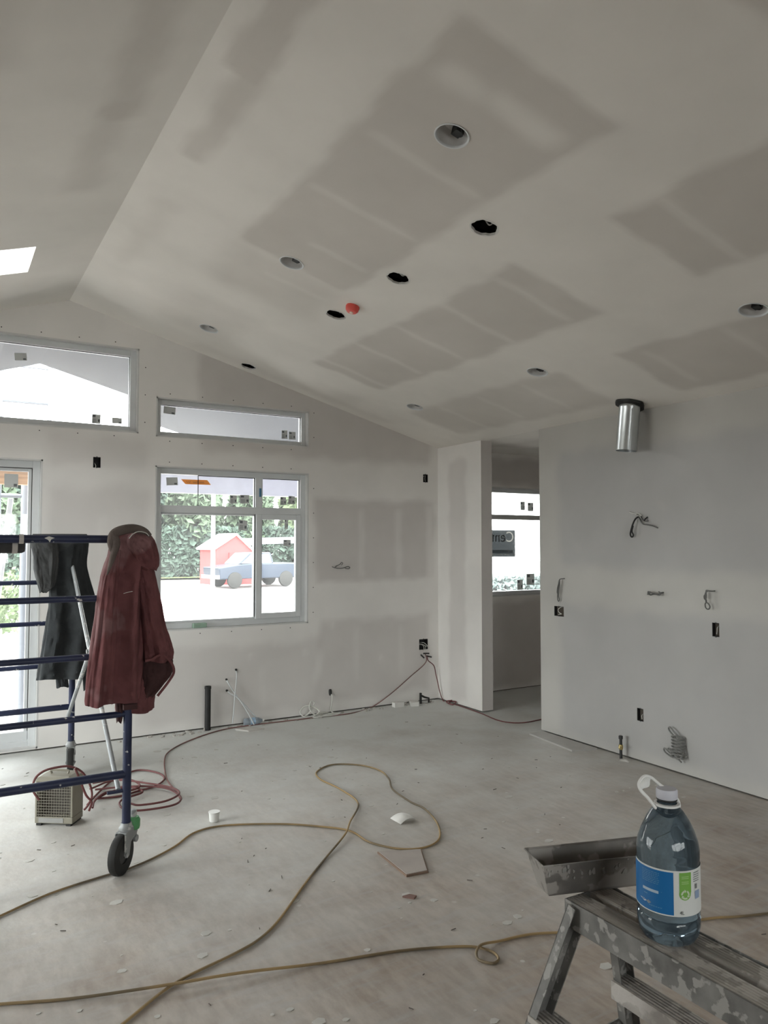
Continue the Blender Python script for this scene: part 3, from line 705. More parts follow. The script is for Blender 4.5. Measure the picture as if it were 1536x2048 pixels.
wire_thing('wire_bundle', 'thick coiled grey cable bundle low on the right wall', pp, mat('grey_cable_light', (.20, .20, .19), .6), .0058, 'wire')
wire_thing('wire_stub', 'dark looped wire stub on the window wall right of the big window', [
    [GW(3.345, 1.422, -.01), GW(3.345, 1.418, .02), GW(3.36, 1.41, .03)], [GW(3.365, 1.42, .03), GW(3.39, 1.435, .03), GW(3.415, 1.445, .03), GW(3.43, 1.462, .03), GW(3.445, 1.455, .03), GW(3.43, 1.437, .03)],
    [GW(3.38, 1.433, .03), GW(3.36, 1.418, .03), GW(3.375, 1.408, .03), GW(3.42, 1.405, .03), GW(3.46, 1.41, .03), GW(3.50, 1.422, .03), GW(3.525, 1.412, .03), GW(3.51, 1.40, .03), GW(3.47, 1.405, .03)]], M_WIRE, .004)
wire_thing('wire_stub', 'curled dark wire end on the window wall between the two jackets', [[GW(1.25, 1.30, -.01), GW(1.235, 1.30, .02), GW(1.20, 1.315, .04), GW(1.175, 1.335, .04), GW(1.17, 1.35, .03)], [GW(1.195, 1.315, .04), GW(1.19, 1.33, .045)]], M_WIRE, .005)
wire_thing('wire_loop', 'thin wire loop hanging from the window wall beside the patio door', [[GW(.90, .93, -.01), GW(.89, .86, .03), GW(.90, .76, .04), GW(.94, .68, .04), GW(.985, .64, .02)], [GW(.925, .93, -.01), GW(.918, .86, .03), GW(.93, .78, .04), GW(.96, .70, .04), GW(.985, .64, .02)]], M_WIRE, .0025)

# ------------------------------------------------------------------ plumbing and clutter along the walls
o = MB(); o.lathe([(.026, 0), (.026, .36), (.029, .362), (.029, .385), (.024, .385), (.024, .36)], 24)
o = o.build('drain_pipe', M_BLACK, smooth=True, label='upright black plastic drain pipe stub at the foot of the window wall', cat='pipe'); o.location = (2.09, YG - .05, 0)
o = empty('gas_stub', (4.545, 4.09, 0), label='short upright dark pipe with a brass valve by the right wall', cat='pipe')
MB().lathe([(.011, 0), (.011, .15), (.0, .15)], 14).build('pipe', mat('dark_iron', (.05, .05, .05), .6, .4), o, smooth=True)
MB().lathe([(.016, .15), (.016, .172), (.012, .176), (0, .176)], 8).build('cap', mat('dark_iron', (.05, .05, .05)), o)
mb = MB(); mb.lathe([(.014, .07), (.017, .08), (.017, .10), (.014, .108)], 12).tube([(0, 0, .09), (-.03, -.02, .095), (-.05, -.03, .10)], .007, 8); mb.build('valve', mat('brass', (.42, .33, .14), .4, .7), o, smooth=True)
o = MB(); n = 22
vs = [(0, 0, .014)]
for i in range(n):
    a = 2 * PI * i / n; vs.append(((.035 + .01 * math.sin(3*a)) * math.cos(a), (.045 + .01 * math.sin(2*a)) * math.sin(a), .001))
o.add(vs, [(0, 1 + i, 1 + (i + 1) % n) for i in range(n)]); o = o.build('compound_lump', M_MUDW, smooth=True, label='lump of pale compound at the foot of the brass valve pipe', cat='debris'); o.location = (4.53, 4.04, 0)

M_PEX = mat('translucent_tube', (.60, .62, .63), .4)
def pex(lab, pts, ring):
    o = empty('water_tube', label=lab, cat='tube')
    MB().tube(spline(pts, 6), .006, 8).build('tube', M_PEX, o, smooth=True)
    MB().tube([Vector(pts[0]) + Vector((0, .01, 0)), Vector(pts[0]) + Vector((0, -.012, 0))], .010, 10).build('cap', M_BLACK, o)
pex('clear water tube dropping straight down beside the black drain pipe', [GW(2.365, .50, .0), GW(2.362, .44, .03), GW(2.345, .3, .04), GW(2.33, .14, .05), GW(2.315, .03, .06)], 0)
pex('clear water tube slanting down, the upper of the two slanted ones', [GW(2.275, .42, .0), GW(2.29, .38, .03), GW(2.36, .27, .04), GW(2.48, .13, .06), GW(2.58, .012, .08)], 0)
pex('clear water tube slanting down, the lower of the two slanted ones', [GW(2.28, .32, .0), GW(2.31, .29, .03), GW(2.37, .25, .05), GW(2.44, .14, .08), GW(2.50, .012, .12)], 0)
wire_thing('white_cord', 'white cable coming out of the window wall into a loose coil on the floor', [
    [GW(3.325, .185, -.01), GW(3.33, .17, .03), GW(3.325, .10, .04), GW(3.31, .04, .05), GW(3.33, .012, .08), GW(3.38, .01, .10), GW(3.30, .01, .06), GW(3.22, .03, .08), GW(3.12, .02, .10), GW(3.02, .012, .10), GW(2.98, .05, .06), GW(3.02, .10, .05), GW(3.10, .10, .06), GW(3.16, .05, .10), GW(3.08, .012, .13), GW(3.2, .012, .14), GW(3.34, .012, .14)],
    [GW(3.0, .012, .07), GW(3.06, .04, .08), GW(3.13, .12, .05), GW(3.10, .14, .04), GW(3.07, .08, .08), GW(3.14, .012, .10), GW(3.28, .02, .12)]], M_WIREW, .0065, 'cord')
o = MB(); o.lathe([(.012, -.02), (.016, 0), (.016, .03), (.012, .04), (0, .04)], 12, Matrix.Translation((3.325, YG - .004, .19)) @ Matrix.Rotation(-.2, 4, 'X')); o.build('cable_gland', M_BLACK, smooth=True, label='small black cable gland low on the window wall over the white coil', cat='fitting')
# water bottle lying by the wall
wb = empty('water_bottle', (2.42, YG - .075, .034), -.05, label='small clear water bottle lying at the foot of the window wall', cat='bottle')
Mx = Matrix.Rotation(PI / 2, 4, 'Y')
m_, N_, L_, P_ = newmat('pale_water_plastic'); P_.inputs['Base Color'].default_value = (.50, .58, .66, 1); P_.inputs['Roughness'].default_value = .15; P_.inputs['Transmission Weight'].default_value = .5; M_PB = m_
MB().lathe([(.0, 0), (.028, .0), (.033, .008), (.033, .04), (.030, .045), (.033, .05), (.033, .11), (.028, .14), (.013, .165), (.012, .175)], 20, Mx).build('body', M_PB, wb, smooth=True)
MB().lathe([(.0335, .055), (.0335, .10)], 20, Mx, caps=False).build('label', mat('pale_blue_label', (.35, .50, .66), .5), wb, smooth=True)
MB().lathe([(.015, .170), (.015, .185), (0, .186)], 14, Mx).build('cap', M_WHITE, wb, smooth=True)
def chip(name, lab, pts, th, m, cat='debris', loc_z=0.0, **kw):
    mb = MB(); mb.prism([(x, y) for x, y, *_ in pts], loc_z, loc_z + th); return mb.build(name, m, label=lab, cat=cat, **kw)
M_OFF = mat('drywall_offcut', (.52, .50, .47), .85, var=.06)
M_EDGE = mat('brown_board', (.42, .36, .31), .85, var=.1)
chip('drywall_offcut', 'thin grey drywall offcut lying by the wall under the slanting tubes', [(2.30, 6.45), (2.38, 6.33), (2.53, 6.34), (2.44, 6.46)], .012, M_OFF)
chip('drywall_strip', 'long flat drywall strip on the floor along the end of the right wall', [(4.43, 5.0), (4.36, 4.42), (4.575, 4.36), (4.585, 5.0)], .013, mat('floor_dusted_board', (.46, .45, .43), .85, var=.06))
br = empty('board_scrap', (2.05, 3.30, 0), label='four sided brown edged board scrap lying on the open floor', cat='board')
MB().prism([(.0, .22), (-.02, -.10), (.10, -.115), (.22, .13)], .0, .010).build('edge', mat('brown_edge', (.22, .15, .11), .8), br)
MB().prism([(.004, .215), (-.015, -.094), (.097, -.108), (.213, .127)], .010, .0125).build('face', mat('board_face', (.40, .36, .33), .85, var=.07), br)
# curled paper
pc = MB(); n = 10; vs = []
for i in range(n + 1):
    t = i / n; z = .004 + .035 * math.sin(t * 2.4) * (1 - .4*t)
    for v in (0, 1): vs.append((.13 * t * .85 + .01 * v, -.02 * t + (.115 - .02 * t) * v * 1.0, z))
pc.add(vs, [(2*i, 2*i+2, 2*i+3, 2*i+1) for i in range(n)]); o = pc.build('paper_scrap', M_PAPER, smooth=True, label='curled white paper rectangle inside the big cord loop', cat='paper'); o.location = (2.37, 3.80, 0); o.rotation_euler = (0, 0, .1)
md = o.modifiers.new('thick', 'SOLIDIFY'); md.thickness = .0012
# small white cup-like block near the scaffold wheel
o = empty('plastic_tub', (1.45, 4.42, 0), label='small translucent white tub on the floor right of the scaffold wheel', cat='tub')
MB().lathe([(.024, 0), (.027, .002), (.031, .05), (.033, .052), (.031, .053), (.028, .048), (.024, .006)], 24).build('body', M_WHITE, o, smooth=True)
MB().lathe([(.0325, .051), (.034, .053), (.034, .057), (.0, .057)], 24).build('lid', M_WHITE, o, smooth=True)
# bits at the far corner
chip('drywall_scrap', 'small white square scrap by the far corner, left of the black bracket', [(3.99, 6.50), (4.10, 6.50), (4.10, 6.56), (3.99, 6.56)], .045, M_PAPER)
chip('drywall_scrap', 'crumbled pale scrap between the white square and the black bracket', [(4.16, 6.46), (4.24, 6.44), (4.28, 6.52), (4.20, 6.57)], .04, M_MUDW)
o = empty('pipe_bracket', (4.32, 6.53, 0), label='small black angled bracket standing on the floor near the far corner', cat='bracket')
MB().box((-.012, -.01, 0), (.008, .01, .11)).build('upright', M_BLACK, o, bevel=.002)
MB().tube([(0, 0, .085), (.05, 0, .06), (.10, 0, .045), (.10, 0, .0)], .010, 8).build('arm', M_DARK, o)
rnd = random.Random(5); mb = MB()
for k in range(60):
    x = rnd.uniform(1.3, 4.5); y = YG - rnd.uniform(.01, .14); s_ = rnd.uniform(.008, .03)
    a = rnd.uniform(0, PI); mb.prism([(x + s_ * math.cos(a + q) * rnd.uniform(.6, 1.2), y + .6 * s_ * math.sin(a + q)) for q in (0, 1.4, 2.6, 3.9, 5.1)], 0, rnd.uniform(.004, .016))
mb.build('drywall_crumbs', mat('crumbs', (.42, .40, .37), .9, var=.3, vscale=20), kind='stuff', label='crumbs and offcuts of drywall along the foot of the window wall', cat='debris')
mb = MB()
for k in range(230):
    x = rnd.uniform(-.3, 4.3); y = rnd.uniform(1.2, 6.2); s_ = rnd.choice((.004, .006, .008, .012, .02)) * rnd.uniform(.7, 1.3); a = rnd.uniform(0, PI)
    mb.prism([(x + s_ * 1.4 * math.cos(a + q) * rnd.uniform(.6, 1.2), y + s_ * math.sin(a + q)) for q in (0, .9, 1.9, 2.8, 3.9, 5.1)], 0, .002)
mb.build('compound_splats', mat('splats', (.52, .51, .48), .85, var=.1), kind='stuff', label='dried splats of pale compound scattered over the floor', cat='debris')
mb = MB()
for k in range(90):
    x = rnd.uniform(0, 4.3); y = rnd.uniform(1.5, 6.3); a = rnd.uniform(0, PI); l = rnd.uniform(.006, .03)
    mb.tube([(x, y, .002), (x + l * math.cos(a), y + l * math.sin(a), .003)], .0018, 5)
mb.build('dark_litter', mat('litter', (.12, .10, .09), .9), kind='stuff', label='dark splinters and screws scattered over the floor', cat='debris')
chip('shard', 'dark reddish shard on the open floor below the board scrap', [(1.90, 3.03), (1.935, 2.985), (1.96, 3.0), (1.94, 3.03)], .008, mat('red_shard', (.20, .12, .10), .8))

# sponge on the window ledge
o = MB(); o.box((-.062, -.05, 0), (.062, .0, .042)); o = o.build('sponge', mat('green_sponge', (.27, .38, .30), .9, var=.15, bump=.6, bscale=80), bevel=.006, label='green sponge block on the ledge of the big window', cat='sponge'); o.location = (2.03, YG + .052, W3[2] + .012); o.rotation_euler = (0, 0, .05)

# ------------------------------------------------------------------ cords on the floor
def cord(name, lab, pts, m, r=.0055, sub=7, cat='cord', cross=()):
    P = []
    for i, p in enumerate(pts):
        if p[1] > 5.9 and p[0] > RX - .02 and p[2] < .9: p = (RX - .02, min(p[1], YG - .03), p[2])
        z = p[2] if p[2] > .02 else 0.0
        P.append((p[0], p[1], z + r + .001 + (.011 if i in cross else 0)))
    mb = MB(); mb.tube(spline(P, sub), r, 7); return mb.build(name, m, smooth=True, label=lab, cat=cat)
def cord_mat(name, c1, c2):
    m, N, L, P = newmat(name); tc = N.new('ShaderNodeTexCoord'); n = N.new('ShaderNodeTexNoise'); n.inputs['Scale'].default_value = 1.6; n.inputs['Detail'].default_value = 3
    L.new(tc.outputs['Object'], n.inputs['Vector']); r = N.new('ShaderNodeValToRGB'); r.color_ramp.elements[0].position = .42; r.color_ramp.elements[1].position = .56
    r.color_ramp.elements[0].color = c1 + (1,); r.color_ramp.elements[1].color = c2 + (1,); L.new(n.outputs['Fac'], r.inputs[0]); L.new(r.outputs[0], P.inputs['Base Color']); P.inputs['Roughness'].default_value = .7; return m
M_YC = cord_mat('dusty_yellow_cord', (.14, .11, .07), (.34, .235, .11)); M_RC = cord_mat('dusty_red_cord', (.13, .035, .035), (.17, .065, .065)); M_DC = cord_mat('dull_red_cord', (.15, .08, .07), (.24, .12, .11))
cord('floor_cord', 'dusty yellow cord making a big loop on the open floor and passing the scaffold wheel',
     [(0.1544, 3.7148, 0.0000), (0.2726, 3.7790, 0.0000), (0.4898, 3.8972, 0.0000), (0.7241, 3.9603, 0.0000), (0.8371, 3.9784, 0.0000), (0.9856, 4.0425, 0.0000), (1.1446, 4.1500, 0.0000), (1.2961, 4.2893, 0.0000), (1.4778, 4.3045, -0.0000), (1.7629, 4.1624, 0.0000), (1.9476, 4.0074, 0.0000), (2.0654, 3.8582, 0.0000), (2.0823, 3.6563, -0.0000), (2.1778, 3.4975, -0.0000), (2.3048, 3.4453, 0.0000), (2.4369, 3.5025, 0.0000), (2.5573, 3.6905, 0.0000), (2.6326, 3.9344, 0.0000), (2.6256, 4.0954, 0.0000), (2.6561, 4.3600, 0.0000), (2.7459, 4.5543, 0.0000), (2.7910, 4.7552, 0.0000), (2.7314, 4.9471, 0.0000), (2.5616, 5.0625, 0.0000), (2.3883, 4.9667, 0.0000), (2.3317, 4.8004, 0.0000), (2.3537, 4.5396, 0.0000), (2.3273, 4.2406, 0.0000), (2.1159, 3.9526, 0.0000), (2.0033, 3.8014, 0.0000), (1.7737, 3.5887, 0.0000), (1.5633, 3.3798, 0.0000), (1.3270, 3.1271, 0.0000), (1.1902, 3.0149, 0.0000), (1.0618, 2.9584, 0.0000), (0.7991, 2.8761, 0.0000), (0.5894, 2.7352, 0.0000), (0.4097, 2.6057, -0.0000)], M_YC, .0055, cross=(28,29))
cord('floor_cord', 'dusty yellow cord crossing the foreground floor with a small kink loop',
     [(0.1038, 3.1138, 0.0000), (0.2272, 3.0673, 0.0000), (0.4630, 2.9683, 0.0000), (0.7588, 2.8634, 0.0000), (1.0250, 2.7984, 0.0000), (1.3238, 2.7196, 0.0000), (1.6409, 2.6359, 0.0000), (1.8869, 2.5290, 0.0000), (1.9533, 2.4503, 0.0000), (1.9478, 2.3900, 0.0000), (1.9049, 2.3744, 0.0000), (1.8762, 2.4326, 0.0000), (1.9302, 2.4858, 0.0000), (2.0370, 2.4891, 0.0000), (2.1787, 2.4649, 0.0000), (2.3169, 2.4016, 0.0000), (2.4442, 2.3260, 0.0000), (2.6596, 2.2460, 0.0000), (2.9486, 2.1638, 0.0000), (3.0779, 2.1075, 0.0000), (3.2640, 2.0386, 0.0000), (3.5704, 1.8991, 0.0000)], M_YC, .0055, cross=(3,4,12))
cord('power_cord', 'dull red cord running from the outlet along the window wall to the scaffold coil',
     [(4.42, YG - .03, .50), (4.42, YG - .04, .40)] + [(4.2187, 6.5770, 0.2694), (3.9776, 6.5770, 0.1152)] + [(3.7770, 6.6139, 0.0000), (3.4704, 6.4871, 0.0000), (3.2065, 6.4975, 0.0000), (2.9514, 6.5076, 0.0000), (2.7050, 6.5173, 0.0000), (2.4666, 6.5267, 0.0000), (2.1746, 6.4891, 0.0000), (1.8506, 6.2917, 0.0000), (1.6224, 6.0582, 0.0000), (1.5172, 5.8175, 0.0000), (1.4160, 5.3702, 0.0000), (1.3978, 5.0838, -0.0000), (1.3829, 4.9100, 0.0000)], M_DC, .005)
cord('power_cord', 'bright red cord running from the outlet round the far corner into the opening',
     [(4.45, YG - .03, .47), (4.45, YG - .04, .42)] + [(4.5256, 6.5870, 0.3551), (4.5571, 6.5870, 0.2373)] + [(4.7077, 6.5098, 0.0000), (4.6729, 6.2448, 0.0000), (4.5663, 5.8611, 0.0000), (4.5222, 5.5056, 0.0000), (4.6301, 5.3514, 0.0000), (4.8604, 5.3505, 0.0000), (5.1180, 5.4103, 0.0000)], M_RC, .005)
wire_thing('plug_adapter', 'dark plug ends hanging on the red cord under the square box', [[GW(4.40, .50, .03), GW(4.47, .495, .03)], [GW(4.44, .47, .03), GW(4.50, .455, .03)], [GW(4.36, .49, .04), GW(4.40, .455, .04)]], M_BLACK, .008, 'plug')
wire_thing('cord_tangle', 'small red knot of cord on the floor at the far corner', [[(4.55, 6.33, .012), (4.58, 6.38, .02), (4.60, 6.30, .03), (4.54, 6.28, .012), (4.52, 6.36, .03), (4.58, 6.34, .04)]], M_RC, .007, 'cord')
# red hose coil under the scaffold
coils = [[(0.8467, 5.0778, 0.0000), (0.9619, 5.3076, 0.0000), (1.1010, 5.5314, 0.0000), (1.2808, 5.6522, 0.0000), (1.3905, 5.5184, 0.0000), (1.3982, 5.3549, 0.0000), (1.3010, 5.2250, 0.0000), (1.1758, 5.1805, 0.0000), (1.0555, 5.1378, 0.0000), (0.9210, 5.1623, 0.0000)],
         [(0.9334, 5.3245, 0.0000), (1.0865, 5.2924, 0.0000), (1.2354, 5.2278, 0.0000), (1.3521, 5.0992, 0.0000), (1.3805, 4.8894, 0.0000), (1.3127, 4.7698, 0.0000), (1.1570, 4.7606, 0.0000), (1.0476, 4.8057, -0.0000), (1.0113, 4.9179, 0.0000), (1.0495, 5.0317, 0.0000), (1.1927, 5.1129, 0.0000), (1.1441, 5.2581, 0.0000), (1.0092, 5.2219, 0.0000), (0.8988, 5.1212, 0.0000)],
         [(0.9373, 5.4410, 0.0000), (1.0685, 5.4492, 0.0000), (1.1718, 5.3878, 0.0000), (1.2017, 5.2239, 0.0000), (1.1221, 5.1548, 0.0000), (0.9894, 5.1996, 0.0000), (0.8905, 5.0728, 0.0000), (0.8535, 4.9409, 0.0000)],
         [(0.8963, 5.2889, 0.0000), (1.0746, 5.3961, 0.0000), (1.2618, 5.2001, 0.0000), (1.3673, 5.0320, 0.0000), (1.3722, 4.8943, 0.0000), (1.2589, 4.8017, 0.0000), (1.1082, 4.8096, 0.0000), (1.0663, 4.8648, 0.0000)]]
mb = MB(); 
for k, c in enumerate(coils): mb.tube(spline([(x, y, .009 + .010 * k) for x, y, z in c], 7), .0065, 7)
mb.build('hose_coil', M_RC, smooth=True, label='red air hose lying in loose loops under the scaffold', cat='hose')

# ------------------------------------------------------------------ rolling scaffold
SX0, SX1, SY0, SY1 = .13, .852, 3.99, 5.82
sc_ = empty('rolling_scaffold', (0, 0, 0), label='blue steel rolling scaffold with spattered rungs and cross braces, left of the room', cat='scaffold')
ZR = [.483, .785, 1.085, 1.375, 1.672]
for y in (SY0, SY1):
    for x in (SX0, SX1):
        MB().tube([(x, y, .235), (x, y, 1.70)], .0215, 14).build('post', M_BLUE, sc_, smooth=True)
    for k, z in enumerate(ZR):
        MB().tube([(SX0 + .01, y, z), (SX1 - .01, y, z)], .0205 if k in (0, 4) else .016, 12).build('rung', M_BLUE, sc_, smooth=True)
for x in (SX0 + .03, SX1 - .035):
    for (z0, z1) in ((.40, 1.58), (1.58, .40)):
        MB().tube([(x, SY0 + .03, z0), (x + .0, SY1 - .03, z1)], .0125, 10).build('brace', M_GALV, sc_, smooth=True)
    MB().tube([(x - .02, (SY0 + SY1) / 2, .99), (x + .035, (SY0 + SY1) / 2, .99)], .014, 8).build('pivot_bolt', M_FORK, sc_)
    for y in (SY0, SY1):
        for z in (.40, 1.58): MB().tube([(x - .06, y, z), (x + .05, y, z)], .009, 8).build('brace_pin', M_BLUE, sc_)
def caster(x, y, ang):
    c = empty('caster', (x, y, 0)); c.rotation_euler = (0, 0, ang); c.parent = sc_
    wx = -.05; R = .100; W = Matrix.Translation((wx, 0, R)) @ Matrix.Rotation(PI/2, 4, 'X')
    prof = [(.045, -.018), (.085, -.02), (.097, -.018), (R, -.008), (R, .008), (.097, .018), (.085, .02), (.045, .018)]
    MB().lathe(prof + [prof[0]], 36, W, caps=False).build('wheel', M_RUBBER, c, smooth=True)
    MB().lathe([(.0, -.02), (.018, -.022), (.022, -.016), (.05, -.010), (.05, .010), (.022, .016), (.018, .022), (0, .02)], 24, W).build('hub', mat('wheel_hub', (.05, .05, .048), .6), c, smooth=True)
    f = MB()
    for s_ in (-1, 1):
        f.prism([(-.06, .20), (.045, .20), (.05, .17), (.0, .145), (-.015, .085), (-.035, .078), (-.055, .085), (-.06, .12)], s_ * .026 - .002, s_ * .026 + .002, Matrix.Rotation(PI/2, 4, 'X'))
    f.box((-.05, -.028, .196), (.045, .028, .205)); f.tube([(wx, -.032, R), (wx, .032, R)], .009, 10); f.build('fork', M_FORK, c)
    MB().lathe([(.036, .203), (.036, .215), (.030, .222), (.026, .240), (.0, .240)], 24).build('swivel_plate', M_FORK, c, smooth=True)
    b = MB(); b.box((.03, -.022, .150), (.075, .022, .172)).box((.055, -.02, .165), (.085, .02, .19)).tube([(.06, -.03, .14), (.06, .03, .14)], .018, 12); b.build('brake_pedal', M_FORK, c, bevel=.003)
    return c
cst = caster(SX1, SY0, math.radians(50)); caster(SX0, SY0, math.radians(160)); caster(SX1, SY1, math.radians(80)); caster(SX0, SY1, math.radians(60))
g_ = MB(); g_.lathe([(.030, .19), (.033, .20), (.034, .235), (.026, .25)], 18, Matrix.Translation((.055, -.01, 0))); g_.build('tape_wrap', mat('green_tape', (.09, .30, .12), .5, var=.2), cst, smooth=True, label='green tape wrapped on the brake')
g_ = MB(); g_.lathe([(.012, .25), (.018, .262), (.016, .285), (.0, .29)], 14, Matrix.Translation((.055, -.01, 0))); g_.build('lock_knob', M_FORK, cst, smooth=True)
# tape band and paint drips on the top rung
MB().tube([(.335, SY0, 1.672), (.355, SY0, 1.672)], .024, 12).build('tape_band', mat('pale_tape', (.5, .48, .45), .7), sc_, label='pale tape band on the top rung')
mb = MB(); mb.prism([(-.02, .0), (.0, .009), (.025, .001), (.01, -.006), (.004, -.02), (-.004, -.008)], -.001, .004, Matrix.Translation((.465, SY0 - .021, 1.676)) @ Matrix.Rotation(PI/2, 4, 'X')); mb.build('compound_blob', M_MUDW, sc_)
# bundle behind the rail and dark bag at the far left
bu = empty('tool_roll', (.20, SY0 + .045, 1.64), label='dark canvas tool roll strapped behind the top scaffold rung', cat='tool roll')
mb = MB(); mb.lathe([(.0, -.2), (.03, -.2), (.037, -.19), (.037, .15), (.03, .165), (0, .165)], 14, Matrix.Rotation(PI/2, 4, 'Y')); mb.build('roll', mat('dark_canvas', (.05, .05, .05), .9, var=.3), bu, smooth=True)
for x in (-.1, .12): MB().lathe([(.039, -.012), (.039, .012)], 14, Matrix.Translation((x, 0, 0)) @ Matrix.Rotation(PI/2, 4, 'Y'), caps=False).build('strap', mat('pale_tape', (.5, .48, .45)), bu, smooth=True)

# ------------------------------------------------------------------ garments
def cloth_mat(name, col, dust, thr=.55):
    return mat(name, col, .9, var=.22, vscale=9, bump=.5, bscale=25, spec=.15, splat=dust, sscale=3.5, sthr=thr)
M_RJ = cloth_mat('red_duck_cloth', (.150, .060, .062), (.20, .105, .107)); M_RJD = mat('dark_red_lining', (.055, .025, .025), .95, var=.2); M_RC2 = mat('grey_fleece_collar', (.12, .095, .085), .95, var=.25, bump=.6, bscale=60)
M_BJ = cloth_mat('charcoal_cloth', (.040, .044, .047), (.055, .058, .060)); M_BJG = mat('faded_grey_cloth', (.075, .078, .08), .95, var=.25, bump=.4, bscale=40)
def loft(secs, n=72, f1=.10, f2=.06, seed=0., open_bottom=True, depth_top=None):
    """horizontal sections (xl, xr, yc, ry, z) resampled smoothly into a folded garment shell"""
    S = spline([(a, b, z) for a, b, c_, r_, z in secs], 8); Q = spline([(c_, r_, z) for a, b, c_, r_, z in secs], 8)
    mb = MB(); vs = []
    for i, (s, q) in enumerate(zip(S, Q)):
        cx, rx = (s[0] + s[1]) / 2, (s[1] - s[0]) / 2; t = i / (len(S) - 1); amp = .25 + .75 * min(1, t * 1.6)
        for k in range(n):
            a = 2 * PI * k / n
            fo = 1 + amp * (f1 * math.sin(5 * a + seed + 1.2 * math.sin(3 * t + seed)) + f2 * math.sin(9 * a + 2.1 * seed - 4 * t) + .03 * math.sin(17 * a + 7 * t))
            nz = noise.noise(Vector((math.cos(a) * 2, math.sin(a) * 2, t * 6 + seed))) * .05
            # fold depth acts mostly front to back so the outline stays as cut
            cr = noise.noise(Vector((math.cos(a) * 5, math.sin(a) * 5 + t * 3, t * 14 + seed))) * .16 + noise.noise(Vector((math.cos(a) * 11 + t * 6, math.sin(a) * 9, t * 26 + seed))) * .08
            ex = 1 + (fo - 1) * .18 + nz * .3 + cr * .12; ey = fo + nz * 2 + cr
            c_, s_ = math.cos(a), math.sin(a)
            vs.append((cx + rx * ex * math.copysign(abs(c_) ** .85, c_), q[0] + q[1] * ey * s_, s[2] + .006 * math.sin(3*a + seed) * t))
    m = len(S)
    fs = [(i*n+k, (i+1)*n+k, (i+1)*n+(k+1) % n, i*n+(k+1) % n) for i in range(m-1) for k in range(n)]
    fs.append(tuple(range(n)))
    if not open_bottom: fs.append(tuple(reversed([(m-1)*n+k for k in range(n)])))
    return mb.add(vs, fs)
rj = empty('work_jacket', (.86, 3.96, 1.70), label='dusty dark red work jacket hanging over the near scaffold post', cat='jacket')
def wj(mb):  # world coordinates into the jacket's frame
    mb.v = [(x - .86, y - 3.96, z - 1.70) for x, y, z in mb.v]; return mb
def secs(rows, yc, rys): return [(a, b, yc, r_, z) for (a, b, z), r_ in zip(rows, rys)]
b_rows = [(0.7779, 0.8851, 1.7028), (0.7543, 0.9301, 1.6827), (0.7453, 0.9506, 1.6425), (0.7342, 0.9513, 1.5922), (0.7093, 0.9397, 1.5173), (0.6963, 0.9307, 1.4426), (0.6818, 0.9273, 1.3185), (0.6655, 0.9243, 1.1704), (0.6516, 0.9164, 1.0233), (0.6464, 0.9104, 0.9133), (0.6450, 0.9063, 0.8573)]
wj(loft(secs(b_rows, 3.96, [.03, .055, .07, .08, .085, .085, .085, .085, .085, .085, .085]), seed=1.0, f1=.30, f2=.16)).build('body', M_RJ, rj, smooth=True)
t_rows = [(0.8021, 0.9672, 1.0514), (0.8036, 0.9890, 0.9483), (0.8000, 0.9953, 0.8590), (0.7986, 0.9911, 0.7855)]
wj(loft(secs(t_rows, 4.03, [.05, .055, .06, .06]), seed=2.3, f1=.1)).build('back_tail', M_RJ, rj, smooth=True)
f_rows = [(0.7427, 0.7854, 1.6180), (0.7160, 0.7773, 1.5199), (0.6926, 0.7699, 1.3736), (0.6744, 0.7676, 1.2039), (0.6540, 0.7606, 1.0356), (0.6362, 0.7561, 0.8635)]
wj(loft(secs(f_rows, 3.885, [.02, .028, .03, .032, .034, .034]), seed=4.0, f1=.3, f2=.15)).build('front_flap', M_RJ, rj, smooth=True)
# fleece collar
wj(MB().tube(spline([(0.7381, 3.8600, 1.6132), (0.7328, 3.8600, 1.6574), (0.7463, 3.8600, 1.6967), (0.7864, 3.8600, 1.7168), (0.8416, 3.8600, 1.7248), (0.8906, 3.8600, 1.7127), (0.9205, 3.8600, 1.6878)], 5), [.012 + .012 * math.sin(PI * i / 30) for i in range(31)], 12)).build('collar', M_RC2, rj, smooth=True)
wj(MB().tube(spline([(0.7406, 3.8550, 1.6967), (0.7554, 3.8550, 1.6549), (0.7467, 3.8550, 1.6058), (0.7333, 3.8550, 1.5569), (0.7155, 3.8550, 1.4962)], 5), [.016, .018, .02, .02, .02, .02, .02, .02, .019, .018, .017, .016, .015, .014, .013, .012, .010, .009, .007, .005, .003], 12)).build('lining', M_RC2, rj, smooth=True)
wj(MB().tube(spline([(0.8128, 3.8350, 1.6747), (0.8317, 3.8350, 1.6970), (0.8605, 3.8350, 1.7096), (0.8947, 3.8350, 1.7024), (0.9096, 3.8350, 1.6875)], 5), .0022, 6)).build('hanger_loop', M_WIREW, rj, smooth=True)
h_rows = [(0.8506, 0.9098, 1.7082), (0.8216, 0.9426, 1.6829), (0.8173, 0.9607, 1.6424), (0.8375, 0.9740, 1.5917), (0.8625, 0.9771, 1.5460), (0.9073, 0.9648, 1.5153)]
wj(loft(secs(h_rows, 3.90, [.03, .055, .065, .06, .05, .03]), seed=.4, f1=.12, open_bottom=False)).build('hood', M_RJ, rj, smooth=True)
s_rows = [(0.8622, 0.9465, 1.5715), (0.8734, 0.9705, 1.4649), (0.8821, 0.9945, 1.3631), (0.8961, 1.0189, 1.2357), (0.9072, 1.0455, 1.1459), (0.9152, 1.0590, 1.0945), (0.9183, 1.0595, 1.0514)]
wj(loft(secs(s_rows, 3.935, [.045, .055, .06, .062, .066, .066, .06]), seed=3.1, f1=.2, f2=.14)).build('sleeve', M_RJ, rj, smooth=True)
